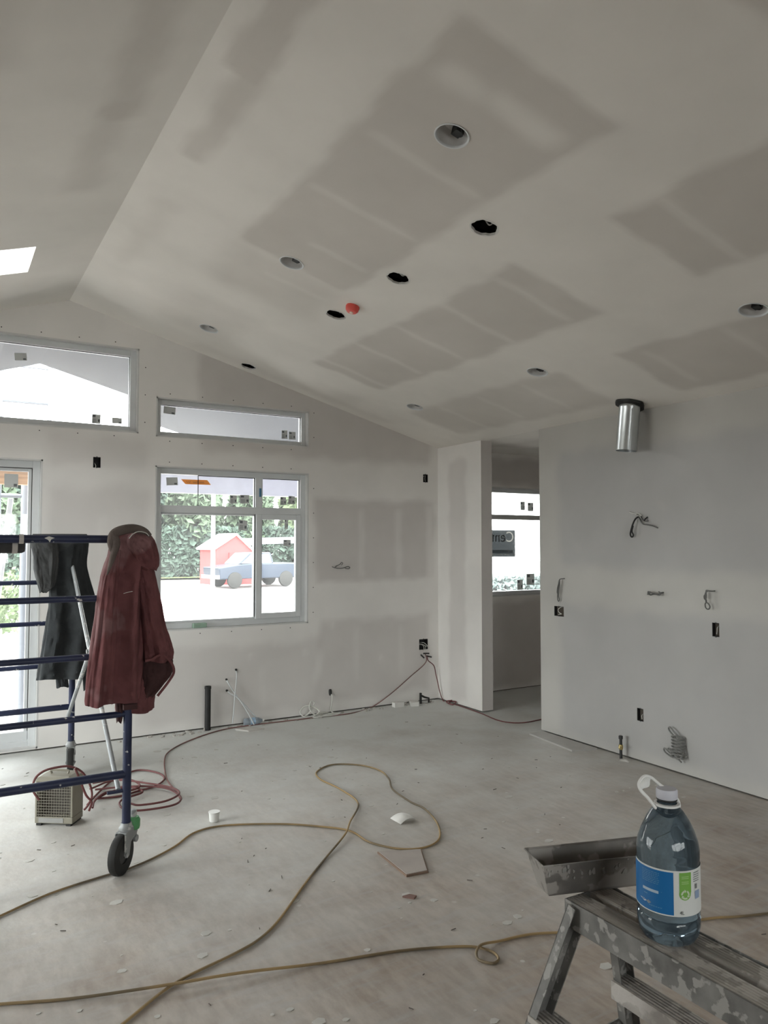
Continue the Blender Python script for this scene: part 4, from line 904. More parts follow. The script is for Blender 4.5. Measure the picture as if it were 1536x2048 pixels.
c_rows = [(0.9219, 1.0728, 1.0786), (0.9176, 1.0760, 1.0222), (0.9208, 1.0714, 0.9710), (0.9239, 1.0357, 0.9264), (0.9219, 1.0003, 0.8848), (0.9223, 0.9752, 0.8581)]
wj(loft(secs(c_rows, 3.985, [.05, .05, .045, .035, .028, .02]), seed=5.0, f1=.08)).build('sleeve_lining', M_RJD, rj, smooth=True)
wj(MB().tube(spline([(0.9039, 3.8600, 1.0634), (0.9407, 3.8600, 1.0705), (0.9827, 3.8600, 1.0873), (1.0283, 3.8600, 1.0536), (1.0492, 3.8600, 1.0014), (1.0245, 3.8600, 0.9532), (0.9678, 3.8600, 0.8836)], 5), .007, 8)).build('cuff_edge', M_RJ, rj, smooth=True)
p_ = MB(); p_.box((-.035, -.006, -.012), (.035, .006, .012)); p_ = wj(p_ if False else MB().box((.80, 3.835, .835), (.865, 3.865, .86))); p_.build('pocket_slot', M_RJD, rj)
wj(loft([(.79, .83, 4.0, .02, .86), (.795, .835, 4.0, .022, .80), (.80, .825, 4.0, .018, .745)], seed=2, f1=.1)).build('belt_end', M_RJD, rj, smooth=True)
tr = wj(MB().tube(spline([(0.7960, 3.8620, 1.4030), (0.8222, 3.8620, 1.4095), (0.8608, 3.8620, 1.4157)], 4), .0015, 5)).build('chalk_mark', M_MUDW, rj)

bj = empty('dark_hoodie', (.70, 5.80, 1.68), label='charcoal hooded jacket hung over the far scaffold rung by the patio door', cat='jacket')
def wb_(mb): mb.v = [(x - .70, y - 5.80, z - 1.68) for x, y, z in mb.v]; return mb
d_rows = [(0.6797, 0.9184, 1.7176), (0.6545, 0.9291, 1.6820), (0.6558, 0.9270, 1.6038), (0.6641, 0.9185, 1.4974), (0.6726, 0.9442, 1.3729), (0.6751, 0.9839, 1.2305), (0.6643, 0.9892, 1.1067), (0.6417, 0.9852, 0.9311), (0.6186, 0.9669, 0.7920), (0.6074, 0.9344, 0.7099)]
wb_(loft(secs(d_rows, 5.72, [.04, .06, .07, .07, .075, .08, .08, .08, .08, .08]), seed=1.9, f1=.24, f2=.12)).build('body', M_BJ, bj, smooth=True)
e_rows = [(0.5595, 0.6867, 1.7159), (0.5480, 0.7135, 1.6569), (0.5621, 0.7279, 1.5701), (0.5702, 0.7232, 1.4660), (0.5972, 0.7056, 1.3620), (0.6107, 0.6552, 1.3141)]
wb_(loft(secs(e_rows, 5.66, [.03, .045, .05, .045, .035, .02]), seed=.7, f1=.14)).build('sleeve', M_BJG, bj, smooth=True)
e_rows = [(0.7266, 0.8049, 0.7956), (0.7280, 0.8064, 0.7083), (0.7323, 0.8139, 0.6484)]
wb_(loft(secs(e_rows, 5.70, [.03, .03, .03]), seed=.2, f1=.06)).build('cuff', M_BJ, bj, smooth=True)
e_rows = [(0.8867, 0.9746, 0.8328), (0.9085, 0.9626, 0.7256), (0.9206, 0.9646, 0.6005)]
wb_(loft(secs(e_rows, 5.76, [.03, .025, .02]), seed=.9, f1=.08)).build('sleeve', M_BJ, bj, smooth=True)
bg_ = empty('canvas_bag', (.16, 4.06, 1.68), label='dark rounded bag on the scaffold top at the left edge of the view', cat='bag')
mb = MB(); mb.lathe([(.0, .0), (.06, .0), (.085, .03), (.095, .12), (.08, .21), (.05, .25), (0, .26)], 24); mb.v = [(x * .9, y * .5, z + .022 - .0) for x, y, z in mb.v]; mb.build('body', mat('dark_canvas', (.05, .05, .05)), bg_, smooth=True)
MB().tube(spline([(-.05, 0, .26), (-.02, 0, .33), (.02, 0, .33), (.05, 0, .26)], 5), .007, 8).build('handle', M_BLACK, bg_, smooth=True)

# ------------------------------------------------------------------ heater with a hose loop over it
ht = empty('space_heater', (.655, 4.88, 0), math.atan2(-.58, .82), label='beige portable heater with a wire grille on the floor behind the scaffold rung', cat='heater')
M_HT = mat('cream_enamel', (.24, .225, .18), .5, var=.08)
hw, hd, hh = .115, .065, .285
mb = MB(); mb.box((-hw, -hd, .012), (hw, hd, .05)).box((-hw, -hd, .05), (-hw + .014, hd, hh - .03)).box((hw - .014, -hd, .05), (hw, hd, hh - .03)).box((-hw, hd - .01, .05), (hw, hd, hh - .03))
mb.prism([(-hw, hh - .035), (hw, hh - .035), (hw - .006, hh - .01), (hw - .03, hh), (-hw + .03, hh), (-hw + .006, hh - .01)], -hd, hd, Matrix.Rotation(PI/2, 4, 'X'))
mb.build('casing', M_HT, ht, bevel=.004)
MB().box((-hw + .014, -.01, .05), (hw - .014, .0, hh - .035)).build('element_plate', mat('heater_inside', (.09, .08, .07), .7), ht)
mb = MB()
for k in range(13):
    x = -hw + .022 + k * (2*hw - .044) / 12; mb.tube([(x, -hd + .004, .05), (x, -hd + .004, hh - .035)], .0016, 5)
for k in range(12):
    z = .062 + k * .0165; mb.tube([(-hw + .014, -hd + .001, z), (hw - .014, -hd + .001, z)], .0016, 5)
mb.build('grille', M_HT, ht, kind='stuff')
mb = MB(); mb.tube(spline([(-.05, 0, hh), (-.05, 0, hh + .018), (.05, 0, hh + .018), (.05, 0, hh)], 4), .006, 8); mb.build('handle', M_HT, ht, smooth=True)
MB().box((-.09, -hd - .002, .018), (.06, -hd + .002, .044)).build('control_panel', mat('grey_panel', (.30, .30, .29), .5), ht)
for x in (-.09, .09): MB().box((x - .015, -hd, 0), (x + .015, hd, .012)).build('foot', M_BLACK, ht)
wire_thing('hose_loop', 'red air hose loop draped over the beige heater', [[(0.5286, 4.7400, 0.1894), (0.4964, 4.7400, 0.2509), (0.5057, 4.7400, 0.3111), (0.5468, 4.7400, 0.3469), (0.6153, 4.7400, 0.3592), (0.6906, 4.7400, 0.3536), (0.7540, 4.7400, 0.3152), (0.7966, 4.7400, 0.2449), (0.8144, 4.7400, 0.1694), (0.7930, 4.7400, 0.1151), (0.7713, 4.7400, 0.0900)], [(0.7119, 4.7000, 0.3519), (0.7402, 4.7000, 0.2790), (0.7744, 4.7000, 0.1874), (0.8054, 4.7000, 0.1420), (0.7924, 4.7000, 0.0925)]], M_RC, .0065, 'hose')

# ------------------------------------------------------------------ foreground bench, pan and jug
M_AL = mat('spattered_aluminium', (.18, .175, .165), .65, .2, var=.35, vscale=14, splat=(.31, .30, .28), sscale=26, sthr=.54)
M_ALT = mat('worn_bench_top', (.33, .305, .28), .75, .0, var=.35, vscale=9, splat=(.46, .43, .40), sscale=16, sthr=.50, stretch=(3, .35, 1), bump=.3, bscale=40)
BZ = .69; BX = 1.56; BY0, BY1 = .42, 1.53
bn = empty('work_bench', (BX, 1.0, 0), label='mud spattered low aluminium trestle bench in the right foreground', cat='bench')
for k, (x0, x1) in enumerate(((-.076, -.012), (.012, .076))):
    mb = MB(); mb.box((x0, BY0 - 1, BZ - .022), (x1, BY1 - 1, BZ - .0015))
    for q in range(6): xx = x0 + .004 + q * (x1 - x0 - .008) / 5.5; mb.box((xx, BY0 - 1, BZ - .0015), (xx + .006, BY1 - 1, BZ))
    mb.build('top_plank', M_ALT, bn)
for s_ in (-1, 1):
    mb = MB(); x = s_ * .078; mb.box((min(x, x + s_*.004), BY0 - 1, BZ - .068), (max(x, x + s_*.004), BY1 - 1, BZ + .002)); mb.box((min(x, x - s_*.018), BY0 - 1, BZ - .07), (max(x, x - s_*.018), BY1 - 1, BZ - .066)); mb.build('side_rail', M_AL, bn)
MB().box((-.08, BY1 - 1, BZ - .05), (.08, BY1 - .996, BZ)).build('end_cap', M_AL, bn)
def chan(p0, p1, wdt, dep, out, name, m=M_AL):
    # C-channel from p0 (top) to p1 (foot): web faces 'out', flanges turned inward
    p0, p1, out = Vector(p0), Vector(p1), Vector(out)
    d = (p1 - p0).normalized(); out = (out - d * out.dot(d)).normalized(); s = d.cross(out)
    mb = MB()
    def bar(u0, u1, v0, v1):
        vs = [p + s * u + out * v for p in (p0, p1) for u, v in ((u0, v0), (u1, v0), (u1, v1), (u0, v1))]
        mb.add(vs, [(3, 2, 1, 0), (4, 5, 6, 7), (0, 1, 5, 4), (1, 2, 6, 5), (2, 3, 7, 6), (3, 0, 4, 7)])
    bar(-wdt/2, wdt/2, -.003, 0); bar(-wdt/2, -wdt/2 + .003, -dep, 0); bar(wdt/2 - .003, wdt/2, -dep, 0)
    return mb.build(name, m, bn)
for sy, yt, yf in ((1, BY1 - 1 - .02, BY1 - 1 + .10), (-1, BY0 - 1 + .02, BY0 - 1 - .10)):
    for s_ in (-1, 1):
        chan((s_ * .066, yt, BZ - .010), (s_ * .29, yf, .012), .056, .028, (0, sy, 0.0), 'leg')
        MB().box((s_ * .29 - .02, yf - .03, 0), (s_ * .29 + .02, yf + .02, .018)).build('foot', M_RUBBER, bn)
    # spreader strap between the pair of legs
    MB().tube([(-.20, yt + (yf - yt) * .66, .235), (.19, yt + (yf - yt) * .60, .26)], .009, 8).build('spreader', M_AL, bn)
for s_ in (-1, 1):
    for zt in (.405, .13):
        f = (BZ - .02 - zt) / (BZ - .03); x = s_ * (.066 + .224 * f); ya = BY1 - 1 - .02 + .12 * f; yb = BY0 - 1 + .02 - .12 * f
        mb = MB(); mb.box((x - .034, yb, zt - .03), (x + .034, ya, zt - .022)).box((x - .037, yb, zt - .05), (x - .033, ya, zt)).box((x + .033, yb, zt - .05), (x + .037, ya, zt))
        for q in range(6): xx = x - .032 + q * .0115; mb.box((xx, yb, zt - .022), (xx + .006, ya, zt - .001))
        mb.build('step', M_ALT, bn)
# mud pan
pn = empty('mud_pan', (1.60, 1.545, BZ + .0005), -.30, label='steel drywall mud pan caked with dried compound on the end of the bench', cat='pan')
M_PAN = mat('caked_steel', (.20, .185, .17), .6, .25, var=.35, vscale=8, splat=(.29, .27, .25), sscale=14, sthr=.50); M_PSP = mat('grey_splash', (.27, .26, .24), .8, var=.1)
lb, wb2, lt, wt2, hp = .155, .034, .178, .058, .098
def ring(l, w_, z): return [(-l, -w_, z), (l, -w_, z), (l, w_, z), (-l, w_, z)]
rings = [ring(lb - .008, wb2 - .008, 0), ring(lb, wb2, .010), ring(lt, wt2, hp), ring(lt + .004, wt2 + .004, hp + .002), ring(lt + .004, wt2 + .004, hp - .004), ring(lt - .002, wt2 - .002, hp - .001), ring(lb - .003, wb2 - .003, .012), ring(lb - .01, wb2 - .01, .004)]
mb = MB(); vs = [v for r_ in rings for v in r_]; fs = []
for i in range(len(rings) - 1):
    for k in range(4): fs.append((4*i+k, 4*i+(k+1) % 4, 4*i+4+(k+1) % 4, 4*i+4+k))
fs += [(3, 2, 1, 0), tuple(4*(len(rings)-1) + k for k in range(4))]
mb.add(vs, fs); mb.build('shell', M_PAN, pn, bevel=.003)
mb = MB(); n = 14; vs = []
for i in range(n + 1):
    for j in range(5):
        u = -1 + 2 * i / n; v = -1 + 2 * j / 4; z = .030 + .010 * noise.noise(Vector((u * 3, v * 2, 1)))
        f = z / hp; vs.append((u * (lb + (lt - lb) * f - .006), v * (wb2 + (wt2 - wb2) * f - .006), z))
mb.add(vs, [(5*i+j, 5*(i+1)+j, 5*(i+1)+j+1, 5*i+j+1) for i in range(n) for j in range(4)]); mb.build('compound', mat('grey_compound', (.36, .34, .31), .8, var=.1), pn, smooth=True)
mb = MB(); rnd = random.Random(3)
for k in range(26):
    u = rnd.uniform(-1, 1); f = rnd.uniform(.45, 1.0); x = u * (lb + (lt - lb) * f) * .97; y = -(wb2 + (wt2 - wb2) * f) - .001; s_ = rnd.uniform(.002, .006)
    mb.prism([(x + s_ * math.cos(q) * rnd.uniform(.5, 1.4), f * hp + s_ * 1.5 * math.sin(q) * rnd.uniform(.5, 1.3)) for q in (0, 1.1, 2.2, 3.3, 4.3, 5.3)], -y - .001, -y + .001, Matrix.Rotation(PI/2, 4, 'X'))
mb.build('dried_splashes', M_PSP, pn, kind='stuff')

# water jug
jg = empty('water_jug', (1.562, 1.262, BZ), math.radians(0), label='large clear blue water jug with white cap and carry handle on the bench', cat='jug')
JR = .0735
m_, N_, L_, P_ = newmat('blue_tinted_water'); P_.inputs['Base Color'].default_value = (.33, .46, .57, 1); P_.inputs['Roughness'].default_value = .04; P_.inputs['IOR'].default_value = 1.33; P_.inputs['Transmission Weight'].default_value = .92
tc = N_.new('ShaderNodeTexCoord'); nn = N_.new('ShaderNodeTexNoise'); nn.inputs['Scale'].default_value = 9; L_.new(tc.outputs['Object'], nn.inputs['Vector']); bb = N_.new('ShaderNodeBump'); bb.inputs['Strength'].default_value = .5; bb.inputs['Distance'].default_value = .02
L_.new(nn.outputs['Fac'], bb.inputs['Height']); L_.new(bb.outputs[0], P_.inputs['Normal'])
prof = [(.0, .006), (.035, .004), (.052, .0), (.062, .006), (.070, .020), (JR, .040), (JR, .058), (JR - .003, .063), (JR, .068), (JR - .001, .078), (JR - .001, .188), (JR, .20), (JR, .215), (.071, .235), (.064, .258), (.052, .282), (.038, .303), (.027, .315), (.022, .320), (.022, .335)]
mb = MB()
vs = []; n = 64
for r_, z in prof:
    for k in range(n):
        a = 2 * PI * k / n; pinch = 1 - (.045 * max(0, 1 - abs(z - .262) / .045)) * (.5 + .5 * math.cos(6 * a))
        vs.append((r_ * pinch * math.cos(a), r_ * pinch * math.sin(a), z))
mb.add(vs, [(i*n+k, i*n+(k+1) % n, (i+1)*n+(k+1) % n, (i+1)*n+k) for i in range(len(prof)-1) for k in range(n)] + [tuple((len(prof)-1)*n + k for k in range(n))])
mb.build('body', m_, jg, smooth=True)
M_CAP = mat('grey_white_cap', (.50, .50, .55), .4)
mb = MB(); n = 48; pr = [(.0245, .333), (.0255, .336), (.0255, .352), (.0235, .356), (0, .357)]; mb.lathe(pr, n); mb.build('cap', M_CAP, jg, smooth=True)
MB().lathe([(.0235, .328), (.0245, .330), (.0235, .332)], 40, caps=False).build('cap_seam', M_BLACK, jg)
def cyl_patch(a0, a1, z0, z1, r, m, name, par, n=24, poly=None):
    mb = MB(); vs = []; 
    for i in range(n + 1):
        a = a0 + (a1 - a0) * i / n
        for z in (z0, z1): vs.append((r * math.cos(a), r * math.sin(a), z))
    mb.add(vs, [(2*i, 2*i+2, 2*i+3, 2*i+1) for i in range(n)]); return mb.build(name, m, par, smooth=True)
# viewing direction from the jug towards the camera
AV = math.atan2(-1.262, -1.562)
M_LB = mat('label_blue', (.006, .12, .32), .5); M_LW = mat('label_white', (.60, .61, .59), .5); M_LG = mat('label_green', (.16, .36, .06), .5); M_LP = mat('label_print', (.10, .24, .38), .5)
def A(px): return AV + math.asin(max(-.99, min(.99, (px - 1343) / 63.0)))
LZ0, LZ1 = .080, .186
lw = cyl_patch(AV - 2.2, AV + 2.4, LZ0, LZ1, JR + .0006, M_LW, 'label', jg, 64)
cyl_patch(AV - 2.0, A(1353), LZ0 + .003, LZ1 - .004, JR + .0011, M_LB, 'blue_panel', lw, 40)
cyl_patch(A(1364), A(1386), .135, LZ1 - .004, JR + .0011, M_LG, 'green_panel', lw, 10)
def on_jug(u, z, r, base): a = base + u / JR; return (r * math.cos(a), r * math.sin(a), z)
def disc_on(mb, uc, zc, rad, r, base, hole=0.0, n=28, a0=0, a1=2*PI):
    vs = []
    for i in range(n + 1):
        a = a0 + (a1 - a0) * i / n
        for q in (hole, rad): vs.append(on_jug(uc + q * math.cos(a), zc + q * math.sin(a), r, base))
    mb.add(vs, [(2*i, 2*i+1, 2*i+3, 2*i+2) for i in range(n)])
gb = A(1375)
mb = MB(); disc_on(mb, 0, .133, .0150, JR + .0011, gb); mb.build('green_round', M_LG, lw)
mb = MB()
for k in range(3):  # three chasing arrows of the recycling emblem
    a0 = PI/2 + k * 2*PI/3 + .25
    disc_on(mb, 0, .131, .0108, JR + .0016, gb, .0066, 10, a0, a0 + 1.35)
    ta = a0 - .05
    mb.add([on_jug(.0130 * math.cos(ta), .131 + .0130 * math.sin(ta), JR + .0016, gb), on_jug(.0045 * math.cos(ta), .131 + .0045 * math.sin(ta), JR + .0016, gb), on_jug(.0088 * math.cos(ta - .55), .131 + .0088 * math.sin(ta - .55), JR + .0016, gb)], [(0, 1, 2)])
mb.build('recycling_emblem', mat('emblem_pale', (.50, .58, .42), .5), lw)
mb = MB()
for k, z in enumerate((.172, .168, .160, .156)): 
    vs = [on_jug(u, zz, JR + .0016, gb) for u in np.linspace(-.009, .009, 4) for zz in (z, z + .0015)]; mb.add(vs, [(2*i, 2*i+2, 2*i+3, 2*i+1) for i in range(3)])
bb_ = A(1315)
def bar_on(mb, u0, u1, z0, z1, r, base, n=5):
    vs = [on_jug(u, zz, r, base) for u in np.linspace(u0, u1, n + 1) for zz in (z0, z1)]; mb.add(vs, [(2*i, 2*i+2, 2*i+3, 2*i+1) for i in range(n)])
mb.build('green_print', mat('print_green_pale', (.34, .52, .22), .5), lw)
mb = MB(); rnd = random.Random(2)
for k in range(7):
    z = .174 - k * .0042; u = -.032
    while u < .012:
        l = rnd.uniform(.002, .008); bar_on(mb, u, min(u + l, .014), z, z + .0013, JR + .0016, bb_, 2); u += l + .0015
bar_on(mb, .018, .0195, .132, .1335, JR + .0016, bb_, 1)
for z in (.1185,): bar_on(mb, -.026, -.016, z, z + .0018, JR + .0016, bb_, 2)
u = -.012
while u < .018: bar_on(mb, u, u + .004, .0945, .0962, JR + .0016, bb_, 1); u += .0055
mb.build('small_print', M_LP, lw)
mb = MB(); bar_on(mb, -.030, .012, .127, .1335, JR + .0016, bb_); mb.build('pale_bar', mat('pale_bar', (.38, .47, .56), .5), lw)
mb = MB(); vs = [on_jug(u, z, JR + .0016, bb_) for u, z in ((-.040, .1035), (-.026, .1045), (-.018, .1015), (-.025, .0985))]; mb.add(vs, [(0, 1, 2, 3)]); mb.build('white_swoosh', M_LW, lw)
mb = MB(); vs = [on_jug(u, z, JR + .0018, bb_) for u, z in ((-.020, .1015), (-.013, .1055), (-.006, .1015), (-.013, .0970))]; mb.add(vs, [(0, 1, 2, 3)]); mb.build('grey_diamond', mat('diamond_grey', (.20, .24, .27), .5), lw)
vs, fs = text_geo('4L', .0115); tb = A(1364)
for iv, fi in islands(vs, fs): MB().add([on_jug(x, y + .0855, JR + .0016, tb) for x, y, z in iv], fi).build('letter', mat('label_ink', (.06, .07, .07), .5), lw)
mb = MB(); 
for k in range(5): bar_on(mb, .0, .022, .178 - k * .005, .1795 - k * .005, JR + .0016, A(1390), 4)
bar_on(mb, -.002, .006, .141, .152, JR + .0016, A(1394), 2); mb.build('small_print', mat('label_ink_grey', (.16, .17, .17), .5), lw)
mb = MB(); bar_on(mb, -.002, .016, .117, .136, JR + .0016, A(1394), 4); mb.build('pale_blue_patch', mat('label_paleblue', (.25, .32, .45), .5), lw)
# carry handle: collar round the neck and a tilted open loop
hd = empty('handle', (0, 0, .318)); hd.parent = jg
hd.rotation_euler = (0, 0, 0)
cr = Vector((math.cos(AV - PI/2), math.sin(AV - PI/2), 0)); cr = cr if cr.dot(Vector((-.86, .51, 0))) > 0 else -cr    # image left
up = Vector((0, 0, 1)); tocam = Vector((math.cos(AV), math.sin(AV), 0))
ax = (cr * .74 + up * .66).normalized(); sd = (up * .50 + tocam * -.55 + cr * -.55); sd = (sd - ax * sd.dot(ax)).normalized()
def hp_(u, v): return tuple(ax * u + sd * v)
pts = [hp_(-.030, 0), hp_(-.022, .022), hp_(.0, .030), hp_(.04, .024), hp_(.064, .022), hp_(.077, .014), hp_(.080, 0), hp_(.077, -.014), hp_(.064, -.022), hp_(.04, -.024), hp_(.0, -.030), hp_(-.022, -.022)]
MB().tube(spline(pts, 5, True), .0042, 8, closed=True).build('strap_loop', M_WHITE, hd, smooth=True)
mb = MB(); g0 = []
for i in range(9):
    v = -.018 + .036 * i / 8; u0 = .060 + .004 * math.cos(PI * i / 8 * 2); g0 += [hp_(u0, v), hp_(.080 - .4 * abs(v) ** 1.2, v)]
mb.add(g0, [(2*i, 2*i+2, 2*i+3, 2*i+1) for i in range(8)]); o = mb.build('grip', M_WHITE, hd, smooth=True); md = o.modifiers.new('thick', 'SOLIDIFY'); md.thickness = .006; md.offset = 0
MB().lathe([(.024, -.004), (.031, -.002), (.031, .003), (.024, .004)], 36, caps=False).build('collar', M_WHITE, hd, smooth=True)

# ------------------------------------------------------------------ outside: ground, porch, trees, car, shed, ladder
GZ = -.40
M_GRD = mat('pale_gravel', (.31, .295, .285), .9, var=.18, vscale=1.3, bump=.6, bscale=6)
n = 60; vs = []
for i in range(n + 1):
    for j in range(n + 1):
        x = -60 + 120 * i / n; y = YG + .17 + 68 * j / n
        vs.append((x, y, GZ + (.12 * noise.noise(Vector((x * .5, y * .5, 0))) if j > 2 else 0) - (.0 if j else 0)))
mb = MB(); mb.add(vs, [(i*(n+1)+j, (i+1)*(n+1)+j, (i+1)*(n+1)+j+1, i*(n+1)+j+1) for i in range(n) for j in range(n)])
mb.build('ground', M_GRD, kind='structure')
MB().add([(-60, -60, GZ), (60, -60, GZ), (60, YG + .17, GZ), (-60, YG + .17, GZ)], [(0, 1, 2, 3)]).build('ground', M_GRD, kind='structure')
# grass verge under the trees
mb = MB(); mb.add([(-30, 42, GZ + .13), (27, 42, GZ + .13), (27, 52, GZ + .13), (-30, 52, GZ + .13)], [(0, 1, 2, 3)]); mb.build('grass_verge', mat('grass', (.16, .24, .07), .9, var=.3, vscale=1), kind='stuff', label='strip of green grass at the foot of the trees outside', cat='grass')
# porch: sloping soffit, beam, post, side wall
mb = MB(); slab(mb, LX - .4, 2.15, YG + .17, PF - .15, -.10, .12); slab(mb, 2.15, 4.85, YG + .17, 9.75, -.10, .12); struct(mb, 'ceiling', M_SOFF)
mb = MB(); mb.box((-3.2, PF - .15, 2.27), (1.9, PF - .03, 2.49)); mb.build('porch_beam', M_WOOD, label='raw wooden porch beam seen through the top of the patio door', cat='beam')
mb = MB(); mb.box((1.9, PF - .14, 2.24), (4.1, PF - .04, 2.52)); mb.build('porch_beam', M_SHEATH, label='pale wrapped porch beam seen through the big window top panes', cat='beam')
mb = MB(); mb.box((3.95, PF - .16, GZ), (4.08, PF - .02, 2.6)); mb.build('porch_post', mat('cream_post', (.62, .55, .47), .7, var=.08), label='cream wooden porch post seen through the right of the big window', cat='post')
MB().box((4.08, YG + .17, GZ), (4.20, PF - .16, 2.75)).build('wall_porch', M_SHEATH, kind='structure')
# pale pole farther out
MB().lathe([(.075, GZ), (.065, 6.0)], 14, Matrix.Translation((7.75, 24.0, 0))).build('utility_pole', mat('pale_pole', (.16, .16, .165), .8), smooth=True, label='pale round pole standing outside between the house and the trees', cat='pole')
# trees
def foliage_mat(name, c):
    m = mat(name, c, .8, var=.2, vscale=.8); return m
FM = [foliage_mat('foliage_mid', (.07, .10, .062)), foliage_mat('foliage_light', (.095, .13, .065)), foliage_mat('foliage_blue', (.055, .085, .065))]
def tree(x, y, h, r, k, lab):
    o = empty('tree', (x, y, GZ), label=lab, cat='tree', group='trees beyond the yard')
    MB().tube([(0, 0, 0), (.1, .05, h * .35), (-.05, .1, h * .75)], [.22, .16, .06], 8).build('trunk', mat('bark', (.13, .10, .08), .9, var=.2), o, smooth=True)
    rr = random.Random(int(x * 13 + y * 7)); vs = []; fs = []
    for q in range(2200):
        u = rr.uniform(-1, 1); a = rr.uniform(0, 2 * PI); rad = rr.uniform(.55, 1.0) ** .5
        lob = 1 + .22 * math.sin(3 * a + x) * math.cos(2.5 * u + x)
        cx = r * lob * rad * math.sqrt(max(0, 1 - u*u)) * math.cos(a); cy = r * lob * rad * math.sqrt(max(0, 1 - u*u)) * math.sin(a); cz = h * .54 + h * .46 * rad * u
        s_ = rr.uniform(.22, .46); b = len(vs); d1 = Vector((rr.uniform(-1, 1), rr.uniform(-1, 1), rr.uniform(-1, 1))).normalized() * s_; d2 = d1.orthogonal().normalized() * s_ * .6
        c_ = Vector((cx, cy, cz)); vs += [tuple(c_ - d1), tuple(c_ + d2), tuple(c_ + d1), tuple(c_ - d2)]; fs.append((b, b+1, b+2, b+3))
    mb = MB(); mb.add(vs, fs); mb.build('foliage', FM[k], o, kind='stuff')
rr = random.Random(11)
ORD = 'first second third fourth fifth sixth seventh eighth ninth tenth eleventh twelfth thirteenth fourteenth fifteenth sixteenth seventeenth eighteenth nineteenth twentieth twenty-first last'.split()
for i in range(14):
    x = .5 + i * 1.8; y = 44.5 if i % 2 else 48.5; h = rr.uniform(5.6, 6.9) + (.6 if i % 2 == 0 else 0); k = rr.choice((0, 0, 1, 2))
    tree(x, y, h, 1.42, k, ['mid green', 'pale green', 'dark bluish green'][k] + ' leafy tree in the row beyond the yard, ' + ORD[i] + ' from the left')
rr2 = random.Random(9); vs = []; fs = []
for q in range(9000):
    c_ = Vector((rr2.uniform(-1, 27), rr2.uniform(43.0, 43.4), GZ + .12 + 2.9 * rr2.random())); s_ = rr2.uniform(.12, .28); d1 = Vector((rr2.uniform(-1, 1), rr2.uniform(-1, 1), rr2.uniform(-1, 1))).normalized() * s_; d2 = d1.orthogonal() * .7; b = len(vs)
    vs += [tuple(c_ - d1), tuple(c_ + d2), tuple(c_ + d1), tuple(c_ - d2)]; fs.append((b, b+1, b+2, b+3))
MB().add(vs, fs).build('hedge', FM[2], kind='stuff', label='tangled dark green undergrowth at the foot of the trees', cat='hedge')
# low far hedge seen through the hall window
rr2 = random.Random(4); vs = []; fs = []
for q in range(2500):
    c_ = Vector((rr2.uniform(17, 30), rr2.uniform(24.5, 25.5), GZ + .7 * rr2.random() ** .7)); d1 = Vector((rr2.uniform(-1, 1), rr2.uniform(-1, 1), rr2.uniform(-1, 1))).normalized() * .14; d2 = d1.orthogonal() * .7; b = len(vs)
    vs += [tuple(c_ - d1), tuple(c_ + d2), tuple(c_ + d1), tuple(c_ - d2)]; fs.append((b, b+1, b+2, b+3))
MB().add(vs, fs).build('hedge', mat('foliage_pale', (.17, .22, .21), .8, var=.2), kind='stuff', label='low pale bluish hedge seen through the hall window', cat='hedge')
for i, (x, y, s_) in enumerate(((.6, 19, 1.0), (2.2, 21, 1.1), (-2.4, 20.5, 1.1))):
    o = empty('bush', (x, y, GZ), label=['yellow green bush outside the patio door, middle one', 'yellow green bush outside the patio door, right one', 'yellow green bush outside the patio door, left one'][i], cat='bush')
    rr2 = random.Random(i); vs = []; fs = []
    for q in range(900):
        a = rr2.uniform(0, 2*PI); u = rr2.uniform(0, 1); rad = rr2.uniform(.5, 1) ** .5
        c_ = Vector((s_ * 1.1 * rad * math.cos(a) * math.sqrt(1 - u*u*.8), s_ * .9 * rad * math.sin(a), s_ * 1.3 * rad * u + .08)); z_ = rr2.uniform(.05, .12)
        d1 = Vector((rr2.uniform(-1, 1), rr2.uniform(-1, 1), rr2.uniform(-1, 1))).normalized() * z_; d2 = d1.orthogonal().normalized() * z_ * .6; b = len(vs)
        vs += [tuple(c_ - d1), tuple(c_ + d2), tuple(c_ + d1), tuple(c_ - d2)]; fs.append((b, b+1, b+2, b+3))
    MB().add(vs, fs).build('foliage', FM[1], o, kind='stuff'); MB().tube([(0, 0, 0), (.03, 0, .6)], .04, 6).build('stem', mat('bark', (.13, .10, .08)), o)
# dark pickup
car = empty('pickup_truck', (12.910, 34.0, GZ), math.radians(8), label='dark pickup truck parked outside beyond the big window', cat='car')
M_CAR = mat('dark_blue_paint', (.025, .035, .055), .25, .3, spec=.6); M_CG = mat('bright_car_glass', (.35, .38, .40), .08, .6)
mb = MB(); mb.prism([(-2.1, .42), (-2.15, .95), (-1.2, 1.08), (-.55, 1.12), (2.15, 1.12), (2.2, .5), (1.9, .42)], -.85, .85, Matrix.Rotation(PI/2, 4, 'X')); mb.build('body', M_CAR, car, bevel=.05)
mb = MB(); mb.prism([(-1.15, 1.08), (-.55, 1.62), (.55, 1.64), (.75, 1.1)], -.74, .74, Matrix.Rotation(PI/2, 4, 'X')); mb.build('cab', M_CAR, car, bevel=.05)
mb = MB(); mb.prism([(-.98, 1.13), (-.50, 1.54), (.48, 1.56), (.62, 1.13)], -.75, .75, Matrix.Rotation(PI/2, 4, 'X')); mb.build('windows', M_CG, car)
for x in (-1.35, 1.35):
    for y in (-.8, .8): MB().lathe([(.0, -.1), (.25, -.1), (.36, -.08), (.38, 0), (.36, .08), (.25, .1), (0, .1)], 24, Matrix.Translation((x, y, .38)) @ Matrix.Rotation(PI/2, 4, 'X')).build('wheel', M_RUBBER, car, smooth=True)
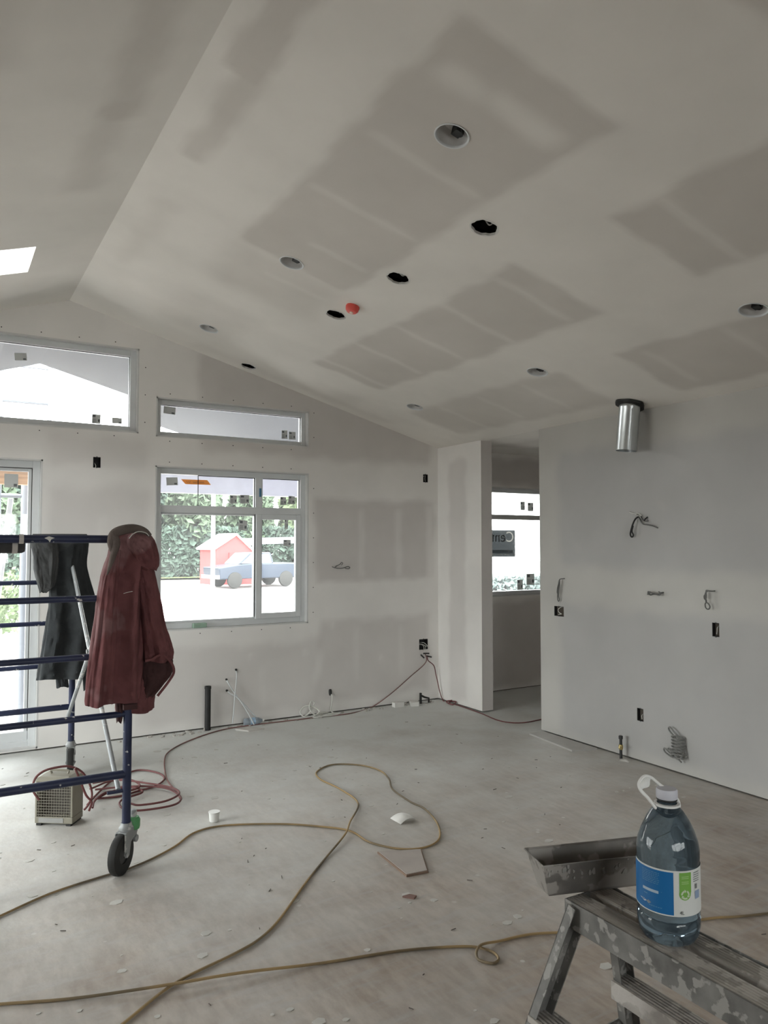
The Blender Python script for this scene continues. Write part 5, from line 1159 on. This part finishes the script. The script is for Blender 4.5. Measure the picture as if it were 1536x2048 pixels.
for x in (-2.17, 2.17): MB().box((x - .05, -.85, .45), (x + .05, .85, .62)).build('bumper', M_ZINC, car)
# red shed with pale roof edge
sh = empty('red_shed', (12.707, 37.0, GZ), .2, label='small red shed with a pale roof edge among the trees outside', cat='shed')
mb = MB(); mb.prism([(-1.1, 0), (-1.1, 1.9), (0, 2.5), (1.1, 1.6), (1.1, 0)], -.8, .8, Matrix.Rotation(PI/2, 4, 'X')); mb.build('walls', mat('shed_red', (.50, .05, .05), .6), sh)
mb = MB(); mb.add([(-1.3, -.9, 1.82), (0, -.9, 2.56), (0, .9, 2.56), (-1.3, .9, 1.82), (1.3, -.9, 1.52), (1.3, .9, 1.52)], [(0, 1, 2, 3), (1, 4, 5, 2)]); o = mb.build('roof', mat('shed_roof', (.6, .58, .58), .6), sh); md = o.modifiers.new('t', 'SOLIDIFY'); md.thickness = .1
MB().box((-.4, -.84, 0), (.4, -.8, 1.6)).build('door', mat('shed_door', (.32, .04, .04), .6), sh)
# grey carport behind the truck
cp = empty('carport', (16.132, 40.5, GZ), 0, label='grey flat roofed carport behind the parked truck', cat='carport')
MB().prism([(-1.9, 1.85), (-1.0, 2.35), (2.4, 2.45), (2.4, 2.1), (-.9, 2.0)], -1.2, 1.2, Matrix.Rotation(PI/2, 4, 'X')).build('roof', mat('carport_grey', (.16, .17, .19), .7), cp)
for x in (-1.0, 2.1): MB().box((x, -.08, 0), (x + .12, .08, 2.0)).build('post', mat('carport_grey', (.16, .17, .19)), cp)
# ladder leaning outside the patio door
ld = empty('extension_ladder', (0, 0, 0), label='pale aluminium ladder leaning outside the patio door', cat='ladder')
M_LD = mat('ladder_aluminium', (.50, .50, .50), .5, .3)
LB, LT = Vector((.42, 8.95, GZ)), Vector((.62, 8.35, 2.1))
for dx in (0, -.42): MB().tube([LB + Vector((dx, 0, 0)), LT + Vector((dx, 0, 0))], .026, 8).build('rail', M_LD, ld)
for k in range(8):
    p = LB.lerp(LT, (k + .6) / 8.3); MB().tube([p, p + Vector((-.42, 0, 0))], .015, 8).build('rung', M_LD, ld)
# exterior scaffold frame seen through the upper window
ex = empty('scaffold_frame', (0, 0, 0), label='grey scaffold frame standing outside the upper window', cat='scaffold')
M_EX = mat('weathered_steel', (.22, .24, .27), .6, .2)
XA, XB = 1.105, 0.588
for x in (XA, XB, (XA + XB) / 2 + .02):
    MB().tube([(x, 9.6, GZ), (x, 9.6, 4.4 if x != (XA + XB) / 2 + .02 else 3.0)], .028 if x != (XA + XB) / 2 + .02 else .05, 10).build('post', M_EX, ex, smooth=True)
for z in (1.2, 2.2, 3.30, 3.72): MB().tube([(XB, 9.6, z), (XA, 9.6, z)], .024, 8).build('rail', M_EX, ex, smooth=True)
